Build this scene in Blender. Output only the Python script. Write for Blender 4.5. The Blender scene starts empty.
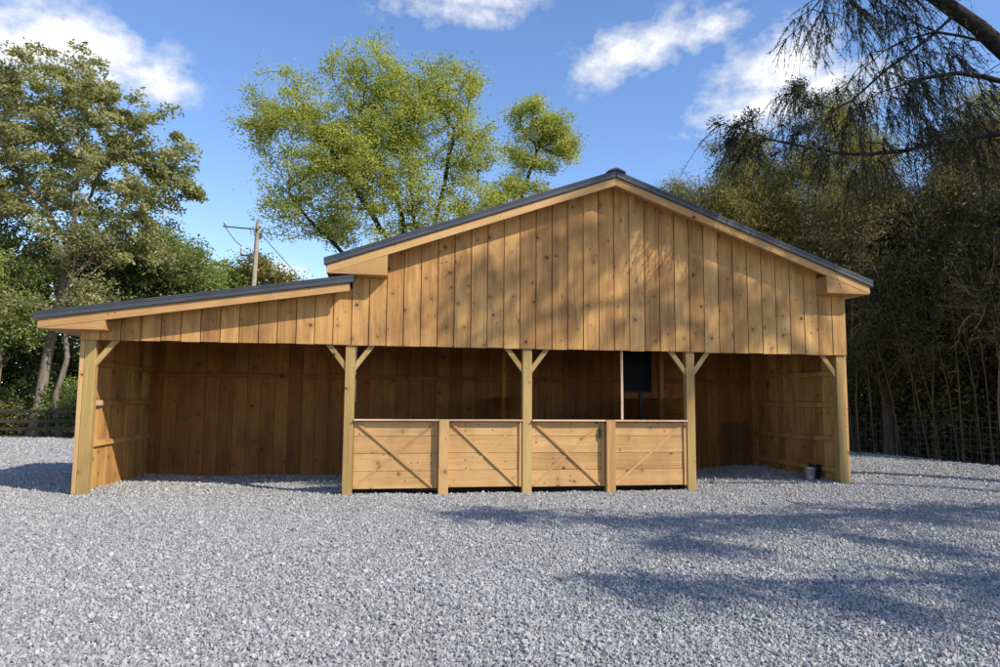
import bpy, math, random
import numpy as np
from mathutils import Vector

R = math.radians
rng = np.random.default_rng(7)
random.seed(7)
scene = bpy.context.scene
COL = scene.collection

# ------------------------------------------------------------------ helpers
def tag(o, label=None, cat=None, group=None, kind=None):
    if label: o['label'] = label
    if cat: o['category'] = cat
    if group: o['group'] = group
    if kind: o['kind'] = kind
    return o

def empty(name, loc, label, cat, group=None):
    o = bpy.data.objects.new(name, None)
    o.empty_display_size = 0.2
    COL.objects.link(o)
    o.location = loc
    return tag(o, label, cat, group)

def link(name, me, mat, parent=None, smooth=False):
    o = bpy.data.objects.new(name, me)
    if mat is not None and len(me.materials) == 0:
        me.materials.append(mat)
    COL.objects.link(o)
    if parent is not None:
        o.parent = parent
        o.matrix_parent_inverse.identity()
        o.location = -Vector(parent_world(parent))
    return o

def parent_world(p):
    v = Vector((0, 0, 0))
    while p is not None:
        v = v + Vector(p.location)
        p = p.parent
    return v

def mesh_np(name, V, Q, rnd=None, smooth=False, uv=None):
    """all faces have the same number of corners"""
    me = bpy.data.meshes.new(name)
    V = np.asarray(V, np.float32); Q = np.asarray(Q, np.int32)
    n, k = Q.shape
    me.vertices.add(len(V)); me.vertices.foreach_set('co', V.ravel())
    me.loops.add(n * k); me.loops.foreach_set('vertex_index', Q.ravel())
    me.polygons.add(n); me.polygons.foreach_set('loop_start', np.arange(0, n * k, k, dtype=np.int32))
    if smooth:
        me.polygons.foreach_set('use_smooth', np.ones(n, bool))
    if rnd is not None:
        a = me.attributes.new('rnd', 'FLOAT', 'FACE')
        a.data.foreach_set('value', np.asarray(rnd, np.float32))
    if uv is not None:
        l = me.uv_layers.new(name='UVMap')
        l.data.foreach_set('uv', np.asarray(uv, np.float32).ravel())
    me.update(calc_edges=True)
    return me

class Wood:
    """collects boards; every board carries its own grain offset (UV in metres) and tone (rnd)"""
    def __init__(s):
        s.v = []; s.f = []; s.uv = []; s.r = []
    def solid(s, verts, faces, L, tone=None):
        L = Vector(L).normalized()
        b = len(s.v); off = Vector((random.uniform(0, 60), random.uniform(0, 60)))
        t = random.random() if tone is None else tone
        vs = [Vector(v) for v in verts]
        cen = sum(vs, Vector()) / len(vs)
        for f in faces:
            p = [vs[i] for i in f]
            n = Vector()
            for i in range(len(p)):
                n += (p[i] - p[0]).cross(p[(i + 1) % len(p)] - p[0])
            fc = sum(p, Vector()) / len(p)
            if n.dot(fc - cen) < 0:
                f = tuple(reversed(f)); p = [vs[i] for i in f]; n = -n
            n.normalize()
            if abs(n.dot(L)) > 0.8:
                a = n.orthogonal().normalized(); c = n.cross(a)
            else:
                a = L; c = n.cross(L).normalized()
            s.f.append(tuple(b + i for i in f)); s.r.append(t)
            s.uv.append([(q.dot(a) + off.x, q.dot(c) + off.y + 7.3 * round(n.x) + 3.1 * round(n.z)) for q in p])
        s.v += vs
        return s
    def box(s, c0, c1, axis=None, tone=None):
        x0, y0, z0 = c0; x1, y1, z1 = c1
        v = [(x0, y0, z0), (x1, y0, z0), (x1, y1, z0), (x0, y1, z0), (x0, y0, z1), (x1, y0, z1), (x1, y1, z1), (x0, y1, z1)]
        d = (abs(x1 - x0), abs(y1 - y0), abs(z1 - z0))
        if axis is None: axis = d.index(max(d))
        L = [(1, 0, 0), (0, 1, 0), (0, 0, 1)][axis]
        return s.solid(v, BOXF, L, tone)
    def beam(s, p0, p1, w, t, side, tone=None):
        """p0-p1 centre line, w across `side`, t across the third direction"""
        p0 = Vector(p0); p1 = Vector(p1); L = (p1 - p0).normalized()
        a = Vector(side); a = (a - L * a.dot(L)).normalized() * (w / 2); b = L.cross(a).normalized() * (t / 2)
        v = [p0 - a - b, p0 + a - b, p0 + a + b, p0 - a + b, p1 - a - b, p1 + a - b, p1 + a + b, p1 - a + b]
        return s.solid(v, BOXF, L, tone)
    def prism_y(s, poly, y0, y1, L, tone=None):
        n = len(poly)
        v = [(x, y0, z) for x, z in poly] + [(x, y1, z) for x, z in poly]
        f = [tuple(range(n)), tuple(range(n, 2 * n))] + [(i, (i + 1) % n, n + (i + 1) % n, n + i) for i in range(n)]
        return s.solid(v, f, L, tone)
    def build(s, name, mat, parent=None, bevel=0.004):
        me = bpy.data.meshes.new(name)
        me.from_pydata([tuple(v) for v in s.v], [], s.f)
        uvl = me.uv_layers.new(name='UVMap')
        flat = np.array([c for f in s.uv for q in f for c in q], np.float32)
        uvl.data.foreach_set('uv', flat)
        a = me.attributes.new('rnd', 'FLOAT', 'FACE')
        a.data.foreach_set('value', np.array(s.r, np.float32))
        me.update()
        o = link(name, me, mat, parent)
        if bevel:
            m = o.modifiers.new('edge', 'BEVEL'); m.width = bevel; m.segments = 1; m.limit_method = 'ANGLE'
        return o
BOXF = [(0, 1, 2, 3), (4, 5, 6, 7), (0, 1, 5, 4), (1, 2, 6, 5), (2, 3, 7, 6), (3, 0, 4, 7)]

def ss(a, b, x):
    t = np.clip((np.asarray(x, float) - a) / (b - a), 0, 1)
    return t * t * (3 - 2 * t)
def gz(x, y):
    x = np.asarray(x, float); y = np.asarray(y, float)
    near = ss(-5.5, -0.8, y)
    g = 0.115 * ss(6.4, 9.4, x) * near + 0.06 * ss(-2.4, -4.4, x) * near * (1 - ss(4, 9, y))
    g = g + 0.012 * np.sin(x * 1.3 + 0.7 * y) + 0.010 * np.sin(0.9 * y - 1.7 * x + 1.0) + 0.006 * np.sin(3.1 * x + 2.2 * y)
    return g
GROUND_Z = -0.045

# ------------------------------------------------------------------ node helpers
def new_mat(name):
    m = bpy.data.materials.new(name); m.use_nodes = True
    nt = m.node_tree
    for n in list(nt.nodes):
        if n.type != 'OUTPUT_MATERIAL': nt.nodes.remove(n)
    out = nt.nodes['Material Output']
    b = nt.nodes.new('ShaderNodeBsdfPrincipled')
    nt.links.new(b.outputs[0], out.inputs[0])
    return m, nt, b
def mth(nt, op, a, b=None, c=None, clamp=False):
    n = nt.nodes.new('ShaderNodeMath'); n.operation = op; n.use_clamp = clamp
    for i, x in enumerate((a, b, c)):
        if x is None: continue
        if isinstance(x, (int, float)): n.inputs[i].default_value = x
        else: nt.links.new(x, n.inputs[i])
    return n.outputs[0]
def vmath(nt, op, a, b=None):
    n = nt.nodes.new('ShaderNodeVectorMath'); n.operation = op
    for i, x in enumerate((a, b)):
        if x is None: continue
        if isinstance(x, (tuple, list)): n.inputs[i].default_value = x
        else: nt.links.new(x, n.inputs[i])
    return n.outputs[1] if op in ('LENGTH', 'DISTANCE', 'DOT_PRODUCT') else n.outputs[0]
def noise(nt, vec, scale, detail=3, rough=0.5, dim='3D'):
    n = nt.nodes.new('ShaderNodeTexNoise'); n.noise_dimensions = dim
    if vec is not None: nt.links.new(vec, n.inputs['Vector'])
    n.inputs['Scale'].default_value = scale; n.inputs['Detail'].default_value = detail; n.inputs['Roughness'].default_value = rough
    return n.outputs['Fac']
def ramp(nt, fac, stops, interp='LINEAR'):
    n = nt.nodes.new('ShaderNodeValToRGB'); cr = n.color_ramp; cr.interpolation = interp
    while len(cr.elements) < len(stops): cr.elements.new(0.5)
    for e, (p, c) in zip(cr.elements, stops):
        e.position = p; e.color = (*c, 1) if len(c) == 3 else c
    nt.links.new(fac, n.inputs[0]); return n.outputs[0]
def mixc(nt, fac, a, b, mode='MIX'):
    n = nt.nodes.new('ShaderNodeMix'); n.data_type = 'RGBA'; n.blend_type = mode
    for i, x in ((0, fac), (6, a), (7, b)):
        if isinstance(x, (int, float)): n.inputs[i].default_value = x
        elif isinstance(x, tuple): n.inputs[i].default_value = (*x, 1)
        else: nt.links.new(x, n.inputs[i])
    return n.outputs[2]
def mapr(nt, v, a, b, c, d):
    n = nt.nodes.new('ShaderNodeMapRange'); n.clamp = True
    nt.links.new(v, n.inputs[0])
    for i, x in enumerate((a, b, c, d)): n.inputs[i + 1].default_value = x
    return n.outputs[0]
def comb(nt, x, y, z=0.0):
    n = nt.nodes.new('ShaderNodeCombineXYZ')
    for i, v in enumerate((x, y, z)):
        if isinstance(v, (int, float)): n.inputs[i].default_value = v
        else: nt.links.new(v, n.inputs[i])
    return n.outputs[0]
def attr(nt, name):
    n = nt.nodes.new('ShaderNodeAttribute'); n.attribute_name = name; return n
def bump(nt, h, strength, dist, bsdf):
    n = nt.nodes.new('ShaderNodeBump'); n.inputs['Strength'].default_value = strength; n.inputs['Distance'].default_value = dist
    nt.links.new(h, n.inputs['Height']); nt.links.new(n.outputs[0], bsdf.inputs['Normal'])

def wood_mat(name, dark, mid, light, knots=0.5, stain=0.35, contrast=1.0, rough=0.62):
    m, nt, b = new_mat(name)
    uv = nt.nodes.new('ShaderNodeUVMap').outputs[0]
    sep = nt.nodes.new('ShaderNodeSeparateXYZ'); nt.links.new(uv, sep.inputs[0])
    u, v = sep.outputs[0], sep.outputs[1]
    rnd = attr(nt, 'rnd').outputs['Fac']
    # knots: round spots, only in some of the cells
    vor = nt.nodes.new('ShaderNodeTexVoronoi'); vor.voronoi_dimensions = '2D'; vor.inputs['Scale'].default_value = 2.7
    jit = noise(nt, uv, 14, 2)
    uvj = comb(nt, mth(nt, 'ADD', u, mth(nt, 'MULTIPLY', jit, 0.03)), mth(nt, 'ADD', v, mth(nt, 'MULTIPLY', jit, 0.02)))
    nt.links.new(uvj, vor.inputs['Vector'])
    sc = nt.nodes.new('ShaderNodeSeparateColor'); nt.links.new(vor.outputs['Color'], sc.inputs[0])
    gate = mth(nt, 'GREATER_THAN', sc.outputs[0], 1 - knots)
    rad = mth(nt, 'MULTIPLY_ADD', sc.outputs[1], 0.075, 0.045)
    kd = mth(nt, 'DIVIDE', vor.outputs['Distance'], rad)          # 1 at the knot's rim
    core = mth(nt, 'MULTIPLY', mapr(nt, kd, 0.45, 1.1, 1, 0), gate)
    halo = mth(nt, 'MULTIPLY', mapr(nt, kd, 0.8, 3.2, 1, 0), gate)
    v2 = nt.nodes.new('ShaderNodeTexVoronoi'); v2.voronoi_dimensions = '2D'; v2.inputs['Scale'].default_value = 8.5
    nt.links.new(uvj, v2.inputs['Vector'])
    s2 = nt.nodes.new('ShaderNodeSeparateColor'); nt.links.new(v2.outputs['Color'], s2.inputs[0])
    patch = noise(nt, comb(nt, mth(nt, 'MULTIPLY', u, 1.3), mth(nt, 'MULTIPLY', v, 1.3), rnd), 1.0, 1)
    pin = mth(nt, 'MULTIPLY', mapr(nt, mth(nt, 'DIVIDE', v2.outputs['Distance'], mth(nt, 'MULTIPLY_ADD', s2.outputs[1], .16, .05)), .5, 1.15, 1, 0), mth(nt, 'GREATER_THAN', mth(nt, 'MULTIPLY', s2.outputs[0], patch), .47))
    # grain lines bending round the knots
    vb = mth(nt, 'ADD', v, mth(nt, 'MULTIPLY', halo, 0.035))
    wob = noise(nt, comb(nt, mth(nt, 'MULTIPLY', u, 1.1), mth(nt, 'MULTIPLY', v, 3.0), rnd), 1.0, 2)
    vw = mth(nt, 'MULTIPLY_ADD', wob, 0.16, vb)
    g1 = noise(nt, comb(nt, mth(nt, 'MULTIPLY', u, 0.8), mth(nt, 'MULTIPLY', vw, 30), rnd), 1.0, 3, 0.55)
    g2 = noise(nt, comb(nt, mth(nt, 'MULTIPLY', u, 3.0), mth(nt, 'MULTIPLY', vw, 150), rnd), 1.0, 3, 0.6)
    g3 = noise(nt, comb(nt, mth(nt, 'MULTIPLY', u, 0.5), mth(nt, 'MULTIPLY', v, 5), mth(nt, 'MULTIPLY', rnd, 9)), 1.0, 2)
    t = mth(nt, 'ADD', mth(nt, 'MULTIPLY', g1, 0.55 * contrast), mth(nt, 'MULTIPLY', g2, 0.30 * contrast))
    t = mth(nt, 'ADD', t, mth(nt, 'MULTIPLY_ADD', g3, 0.45, 0.35 - 0.42 * contrast - 0.225))
    t = mth(nt, 'ADD', t, mth(nt, 'MULTIPLY_ADD', rnd, 0.32, -0.01), clamp=True)
    c = ramp(nt, t, [(0.12, dark), (0.47, mid), (0.85, light)])
    # grey-brown weathering stains and run marks
    obj = nt.nodes.new('ShaderNodeTexCoord').outputs['Object']
    st = noise(nt, vmath(nt, 'MULTIPLY', obj, (1.9, 1.9, 0.75)), 1.25, 4, 0.62)
    st = mapr(nt, st, 0.46, 0.70, 0, stain)
    c = mixc(nt, st, c, tuple(x * y for x, y in zip(dark, (0.62, 0.62, 0.72))))
    c = mixc(nt, mth(nt, 'MULTIPLY', halo, 0.28), c, tuple(x * 0.8 for x in dark))
    c = mixc(nt, mth(nt, 'MULTIPLY', core, mth(nt, 'MULTIPLY_ADD', sc.outputs[2], 0.55, 0.42)), c, (0.040, 0.017, 0.007))
    c = mixc(nt, mth(nt, 'MULTIPLY', pin, 0.6), c, (0.055, 0.024, 0.009))
    nt.links.new(c, b.inputs['Base Color'])
    b.inputs['Roughness'].default_value = rough
    b.inputs['Specular IOR Level'].default_value = 0.25
    bump(nt, mth(nt, 'ADD', g2, g1), 0.25, 0.004, b)
    return m

def plain_mat(name, col, rough=0.5, metal=0.0, var=0.15, scale=6.0, spec=0.5):
    m, nt, b = new_mat(name)
    obj = nt.nodes.new('ShaderNodeTexCoord').outputs['Object']
    f = noise(nt, obj, scale, 5, 0.6)
    c = ramp(nt, f, [(0.3, tuple(x * (1 - var) for x in col)), (0.7, tuple(min(1, x * (1 + var)) for x in col))])
    nt.links.new(c, b.inputs['Base Color'])
    b.inputs['Roughness'].default_value = rough; b.inputs['Metallic'].default_value = metal
    b.inputs['Specular IOR Level'].default_value = spec
    return m

def leaf_mat(name, c0, c1, c2, trans=0.35, rough=0.55):
    m, nt, b = new_mat(name)
    r = attr(nt, 'rnd').outputs['Fac']
    c = ramp(nt, r, [(0.0, c0), (0.5, c1), (1.0, c2)])
    nt.links.new(c, b.inputs['Base Color']); b.inputs['Roughness'].default_value = rough
    b.inputs['Specular IOR Level'].default_value = 0.3
    tr = nt.nodes.new('ShaderNodeBsdfTranslucent')
    nt.links.new(mixc(nt, 0.5, c, (0.9, 1.0, 0.3), 'MULTIPLY'), tr.inputs[0])
    mx = nt.nodes.new('ShaderNodeMixShader'); mx.inputs[0].default_value = trans
    nt.links.new(b.outputs[0], mx.inputs[1]); nt.links.new(tr.outputs[0], mx.inputs[2])
    nt.links.new(mx.outputs[0], nt.nodes['Material Output'].inputs[0])
    return m

def bark_mat(name, c0, c1):
    m, nt, b = new_mat(name)
    obj = nt.nodes.new('ShaderNodeTexCoord').outputs['Object']
    f = noise(nt, vmath(nt, 'MULTIPLY', obj, (9, 9, 1.8)), 1.6, 6, 0.7)
    p = noise(nt, obj, 1.1, 3)
    c = ramp(nt, f, [(0.33, c0), (0.66, c1)])
    c = mixc(nt, mapr(nt, p, 0.5, 0.7, 0, 0.4), c, tuple(0.5 * (a_ + b_) * 1.15 for a_, b_ in zip(c0, c1)))
    nt.links.new(c, b.inputs['Base Color']); b.inputs['Roughness'].default_value = 0.9
    b.inputs['Specular IOR Level'].default_value = 0.15
    bump(nt, f, 0.7, 0.03, b)
    return m

# ------------------------------------------------------------------ materials
SIDING = wood_mat('siding_pine', (0.225, 0.104, 0.031), (0.475, 0.248, 0.078), (0.670, 0.405, 0.150), knots=0.55, stain=0.66, contrast=1.2)
INNER_SHADED = wood_mat('shaded_inner_pine', (0.105, 0.038, 0.007), (0.222, 0.089, 0.015), (0.340, 0.152, 0.030), knots=0.40, stain=0.5, contrast=1.1)  # siding pine made darker, with the interior's shade put into its colour
POSTW = wood_mat('treated_post_pine', (0.235, 0.140, 0.045), (0.375, 0.246, 0.086), (0.500, 0.350, 0.135), knots=0.26, stain=0.35, contrast=1.0)
GATEW = wood_mat('gate_pine', (0.290, 0.148, 0.052), (0.480, 0.275, 0.105), (0.600, 0.385, 0.170), knots=0.36, stain=0.28, contrast=1.1)
TRIMW = wood_mat('trim_pine', (0.290, 0.145, 0.050), (0.450, 0.252, 0.094), (0.580, 0.360, 0.148), knots=0.15, stain=0.25, contrast=0.8)
RAILW = wood_mat('rail_cedar', (0.420, 0.270, 0.165), (0.560, 0.385, 0.255), (0.640, 0.460, 0.320), knots=0.05, stain=0.1, contrast=0.5)
FENCEW = wood_mat('old_fence_board', (0.026, 0.018, 0.012), (0.045, 0.032, 0.023), (0.075, 0.056, 0.042), knots=0.1, stain=0.3)
ROOFM = plain_mat('charcoal_roof_metal', (0.070, 0.073, 0.080), 0.38, 0.35, 0.18, 3.0)
GALV = plain_mat('galvanised_steel', (0.42, 0.44, 0.46), 0.42, 0.75, 0.2, 14)
BLACKP = plain_mat('black_plastic', (0.010, 0.010, 0.011), 0.5, 0.0, 0.2, 9, 0.3)
BLACKG = plain_mat('black_glass', (0.004, 0.005, 0.0045), 0.7, 0.0, 0.1, 5, 0.15)
IRON = plain_mat('dark_iron', (0.07, 0.068, 0.062), 0.5, 0.6, 0.25, 20)
WIREM = plain_mat('dull_wire', (0.15, 0.148, 0.14), 0.5, 0.6, 0.2, 9)
CABLE = plain_mat('cable_black', (0.05, 0.055, 0.065), 0.6, 0, 0.1, 3)
PORC = plain_mat('insulator_porcelain', (0.45, 0.43, 0.40), 0.25, 0, 0.1, 5)
POLEW = bark_mat('weathered_pole', (0.26, 0.21, 0.155), (0.42, 0.345, 0.26))
BARK_OAK = bark_mat('bark_grey_brown', (0.110, 0.085, 0.062), (0.25, 0.205, 0.155))
BARK_DARK = bark_mat('bark_dark', (0.040, 0.032, 0.026), (0.100, 0.080, 0.062))
BARK_CEDAR = bark_mat('bark_cedar', (0.060, 0.043, 0.031), (0.145, 0.108, 0.078))
BARK_PALE = bark_mat('bark_pale_twig', (0.20, 0.155, 0.105), (0.36, 0.29, 0.20))
BARK_TWIG = bark_mat('bark_brown_twig', (0.10, 0.072, 0.045), (0.20, 0.148, 0.095))
BARK_NEAR = bark_mat('bark_near_black', (0.014, 0.012, 0.011), (0.040, 0.033, 0.028))
LEAF_OAK = leaf_mat('leaf_olive', (0.130, 0.150, 0.050), (0.320, 0.320, 0.125), (0.590, 0.540, 0.280), 0.52, 0.45)
LEAF_SPRING = leaf_mat('leaf_spring', (0.215, 0.270, 0.062), (0.450, 0.475, 0.100), (0.640, 0.560, 0.170), 0.55)
LEAF_MID = leaf_mat('leaf_mid_green', (0.115, 0.170, 0.046), (0.275, 0.335, 0.090), (0.460, 0.475, 0.150), 0.52)
LEAF_DARK = leaf_mat('leaf_dark_green', (0.050, 0.074, 0.024), (0.135, 0.168, 0.052), (0.300, 0.310, 0.110), 0.42)
LEAF_CEDAR = leaf_mat('needle_cedar', (0.038, 0.040, 0.015), (0.130, 0.114, 0.040), (0.320, 0.255, 0.095), 0.36)
LEAF_CEDAR_GOLD = leaf_mat('needle_cedar_gold', (0.085, 0.088, 0.026), (0.260, 0.230, 0.062), (0.470, 0.390, 0.120), 0.42)
LEAF_NEAR = leaf_mat('needle_near', (0.016, 0.024, 0.011), (0.036, 0.046, 0.018), (0.075, 0.080, 0.032), 0.2)

# ------------------------------------------------------------------ setting: ground and gravel
def gravel_shader():
    m, nt, b = new_mat('crushed_stone')
    pos = nt.nodes.new('ShaderNodeNewGeometry').outputs['Position']
    v1 = nt.nodes.new('ShaderNodeTexVoronoi'); v1.inputs['Scale'].default_value = 30; nt.links.new(pos, v1.inputs['Vector'])
    v2 = nt.nodes.new('ShaderNodeTexVoronoi'); v2.inputs['Scale'].default_value = 13; nt.links.new(pos, v2.inputs['Vector'])
    s1 = nt.nodes.new('ShaderNodeSeparateColor'); nt.links.new(v1.outputs['Color'], s1.inputs[0])
    s2 = nt.nodes.new('ShaderNodeSeparateColor'); nt.links.new(v2.outputs['Color'], s2.inputs[0])
    t = mth(nt, 'ADD', mth(nt, 'MULTIPLY', s1.outputs[0], 0.6), mth(nt, 'MULTIPLY', s2.outputs[0], 0.4))
    big = noise(nt, pos, 0.55, 4, 0.6)
    c = ramp(nt, t, [(0.1, (0.18, 0.178, 0.176)), (0.5, (0.34, 0.334, 0.322)), (0.92, (0.49, 0.482, 0.465))])
    c = mixc(nt, mapr(nt, big, 0.45, 0.72, 0, 0.35), c, (0.24, 0.225, 0.20))
    nt.links.new(c, b.inputs['Base Color']); b.inputs['Roughness'].default_value = 0.85
    b.inputs['Specular IOR Level'].default_value = 0.25
    h = mth(nt, 'ADD', mth(nt, 'MULTIPLY', v1.outputs['Distance'], -1.0), mth(nt, 'MULTIPLY', v2.outputs['Distance'], -0.7))
    bump(nt, h, 0.45, 0.04, b)
    return m
def stone_shader():
    m, nt, b = new_mat('stone')
    oi = nt.nodes.new('ShaderNodeObjectInfo')
    pos = nt.nodes.new('ShaderNodeNewGeometry').outputs['Position']
    c = ramp(nt, oi.outputs['Random'], [(0.0, (0.19, 0.19, 0.19)), (0.35, (0.305, 0.300, 0.290)), (0.8, (0.405, 0.397, 0.382)), (1.0, (0.50, 0.487, 0.465))])
    f = noise(nt, pos, 90, 3, 0.6)
    c = mixc(nt, 0.35, c, ramp(nt, f, [(0.3, (0.5, 0.5, 0.5)), (0.7, (1, 1, 1))]), 'MULTIPLY')
    big = noise(nt, pos, 0.55, 4, 0.6)
    c = mixc(nt, mapr(nt, big, 0.5, 0.75, 0, 0.25), c, (0.27, 0.25, 0.22))
    nt.links.new(c, b.inputs['Base Color']); b.inputs['Roughness'].default_value = 0.8
    b.inputs['Specular IOR Level'].default_value = 0.3
    return m
GRAVEL = gravel_shader(); STONE = stone_shader()

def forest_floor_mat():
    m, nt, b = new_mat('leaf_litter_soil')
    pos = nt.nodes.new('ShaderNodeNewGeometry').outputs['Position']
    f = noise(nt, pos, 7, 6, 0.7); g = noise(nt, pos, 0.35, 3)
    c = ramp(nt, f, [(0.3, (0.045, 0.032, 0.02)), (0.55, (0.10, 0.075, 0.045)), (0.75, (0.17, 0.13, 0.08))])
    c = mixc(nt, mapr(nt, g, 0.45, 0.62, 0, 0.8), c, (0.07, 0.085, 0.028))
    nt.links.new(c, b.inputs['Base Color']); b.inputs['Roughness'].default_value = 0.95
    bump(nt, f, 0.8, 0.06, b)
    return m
# ground: one sheet to the horizon
n = 96
ring = [(0.0, 0.0)]
V = [(0, 0, GROUND_Z)]; F = []
rad = [6, 14, 25, 45, 90, 200, 420]
for r in rad:
    for i in range(n):
        a = 2 * math.pi * i / n
        V.append((r * math.cos(a), r * math.sin(a), GROUND_Z))
F = [(0, 1 + i, 1 + (i + 1) % n) for i in range(n)]
for k in range(len(rad) - 1):
    for i in range(n):
        a = 1 + k * n; j = (i + 1) % n
        F.append((a + i, a + n + i, a + n + j, a + j))
me = bpy.data.meshes.new('ground'); me.from_pydata(V, [], F)
tag(link('ground', me, forest_floor_mat()), kind='structure')

def xr(y): return 15.35 - 0.335 * (y - 5.5) + 0.12 * np.sin(y * 1.7) + 0.08 * np.sin(y * 4.1)
def ytop(x): return 18.2 + 0.05 * (x + 14) + 0.15 * np.sin(x * 1.1) + 0.1 * np.sin(x * 3.3)
nx, ny = 190, 190
us = np.linspace(0, 1, nx); vs_ = np.linspace(0, 1, ny) ** 1.0
U, W = np.meshgrid(us, vs_)
Y = -24 + W * 42.0
XR = np.where(Y < 9, xr(Y), xr(np.full_like(Y, 9.0)))
X = -32 + U * (XR + 32)
Y = np.where(W > 0.93, Y + (ytop(X) - 18.0) * (W - 0.93) / 0.07, Y)
Z = gz(X, Y)
edge = np.minimum.reduce([ss(0, 0.02, 1 - U), ss(0, 0.02, 1 - W)])
Z = Z * edge + (GROUND_Z + 0.004) * (1 - edge)
idx = np.arange(nx * ny).reshape(ny, nx)
Q = np.stack([idx[:-1, :-1], idx[:-1, 1:], idx[1:, 1:], idx[1:, :-1]], -1).reshape(-1, 4)
tag(link('gravel_lot', mesh_np('gravel_lot', np.stack([X, Y, Z], -1).reshape(-1, 3), Q, smooth=True), GRAVEL), kind='structure')

# loose stones: points carrying instanced stones
def stones():
    P = []
    def patch(x0, x1, y0, y1, d):
        k = int((x1 - x0) * (y1 - y0) * d)
        P.append(np.stack([rng.uniform(x0, x1, k), rng.uniform(y0, y1, k)], -1))
    patch(-4.0, 7.0, -9.2, -6.0, 2500)
    patch(-6.5, 10.5, -6.0, -3.2, 1900)
    patch(-8.5, 13.5, -3.2, 0.0, 1250)
    patch(-11.0, 15.0, 0.0, 3.3, 700)
    patch(-12.0, -4.4, 3.3, 9.0, 260)
    patch(9.5, 15.2, 3.3, 8.5, 260)
    patch(-17.0, -4.4, 9.0, 18.0, 190)
    p = np.concatenate(P)
    # keep what the camera's cone can plausibly see (with a margin)
    dx = p[:, 0] - 0.45; dy = p[:, 1] + 12.03
    az = np.arctan2(dx, dy)
    p = p[(az > -0.62) & (az < 0.95)]
    p = p[p[:, 0] < xr(p[:, 1]) + 0.1]
    p = p[~((p[:, 0] > .05) & (p[:, 0] < 6.05) & (p[:, 1] > .12) & (p[:, 1] < 3.4))]
    k = len(p)
    s = 0.0128 * np.exp(rng.normal(0, 0.30, k)) * (1 + 0.25 * (p[:, 1] > 0) + 0.5 * ss(4, 10, p[:, 1]))
    z = gz(p[:, 0], p[:, 1]) + s * rng.uniform(-0.1, 0.5, k)
    me = bpy.data.meshes.new('gravel'); me.vertices.add(k)
    me.vertices.foreach_set('co', np.stack([p[:, 0], p[:, 1], z], -1).astype(np.float32).ravel())
    a = me.attributes.new('size', 'FLOAT', 'POINT'); a.data.foreach_set('value', s.astype(np.float32))
    a = me.attributes.new('turn', 'FLOAT_VECTOR', 'POINT'); a.data.foreach_set('vector', rng.uniform(0, 6.28, (k, 3)).astype(np.float32).ravel())
    o = link('gravel', me, STONE); tag(o, kind='stuff')
    ng = bpy.data.node_groups.new('scatter_stones', 'GeometryNodeTree')
    ng.interface.new_socket('Geometry', in_out='INPUT', socket_type='NodeSocketGeometry')
    ng.interface.new_socket('Geometry', in_out='OUTPUT', socket_type='NodeSocketGeometry')
    N = ng.nodes.new; L = ng.links.new
    gi = N('NodeGroupInput'); go = N('NodeGroupOutput')
    gi2 = N('GeometryNodeGeometryToInstance')
    for i in range(5):
        ico = N('GeometryNodeMeshIcoSphere'); ico.inputs['Radius'].default_value = 1.0; ico.inputs['Subdivisions'].default_value = 1
        posn = N('GeometryNodeInputPosition')
        nz = N('ShaderNodeTexNoise'); nz.noise_dimensions = '4D'; nz.inputs['W'].default_value = i * 7.7 + 1; nz.inputs['Scale'].default_value = 0.85; nz.inputs['Detail'].default_value = 1.0
        L(posn.outputs[0], nz.inputs['Vector'])
        sub = N('ShaderNodeVectorMath'); sub.operation = 'SUBTRACT'; L(nz.outputs['Color'], sub.inputs[0]); sub.inputs[1].default_value = (0.5, 0.5, 0.5)
        mul = N('ShaderNodeVectorMath'); mul.operation = 'MULTIPLY'; L(sub.outputs[0], mul.inputs[0]); mul.inputs[1].default_value = (2.6, 2.6, 2.6)
        sp = N('GeometryNodeSetPosition'); L(ico.outputs[0], sp.inputs['Geometry']); L(mul.outputs[0], sp.inputs['Offset'])
        tr = N('GeometryNodeTransform'); L(sp.outputs[0], tr.inputs['Geometry'])
        tr.inputs['Scale'].default_value = [(1, .8, .62), (1.15, .75, .6), (.9, .9, .7), (1.3, .7, .55), (1, 1, .55)][i]
        sm = N('GeometryNodeSetMaterial'); sm.inputs['Material'].default_value = STONE; L(tr.outputs[0], sm.inputs['Geometry'])
        sh = N('GeometryNodeSetShadeSmooth'); sh.inputs['Shade Smooth'].default_value = False; L(sm.outputs[0], sh.inputs['Geometry'])
        L(sh.outputs[0], gi2.inputs[0])
    iop = N('GeometryNodeInstanceOnPoints'); iop.inputs['Pick Instance'].default_value = True
    L(gi.outputs[0], iop.inputs['Points']); L(gi2.outputs[0], iop.inputs['Instance'])
    na = N('GeometryNodeInputNamedAttribute'); na.data_type = 'FLOAT'; na.inputs['Name'].default_value = 'size'
    nb = N('GeometryNodeInputNamedAttribute'); nb.data_type = 'FLOAT_VECTOR'; nb.inputs['Name'].default_value = 'turn'
    L(na.outputs[0], iop.inputs['Scale']); L(nb.outputs[0], iop.inputs['Rotation'])
    L(iop.outputs[0], go.inputs[0])
    md = o.modifiers.new('scatter', 'NODES'); md.node_group = ng
stones()

sf = bpy.data.meshes.new('added_dark_floor'); sf.from_pydata([(.06, .12, .045), (6.06, .12, .045), (6.06, 3.37, .045), (.06, 3.37, .045)], [], [(0, 1, 2, 3)])  # unseen dark floor sheet, added to dim the stall interiors
tag(link('added_dark_floor', sf, forest_floor_mat()), kind='structure')
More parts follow.
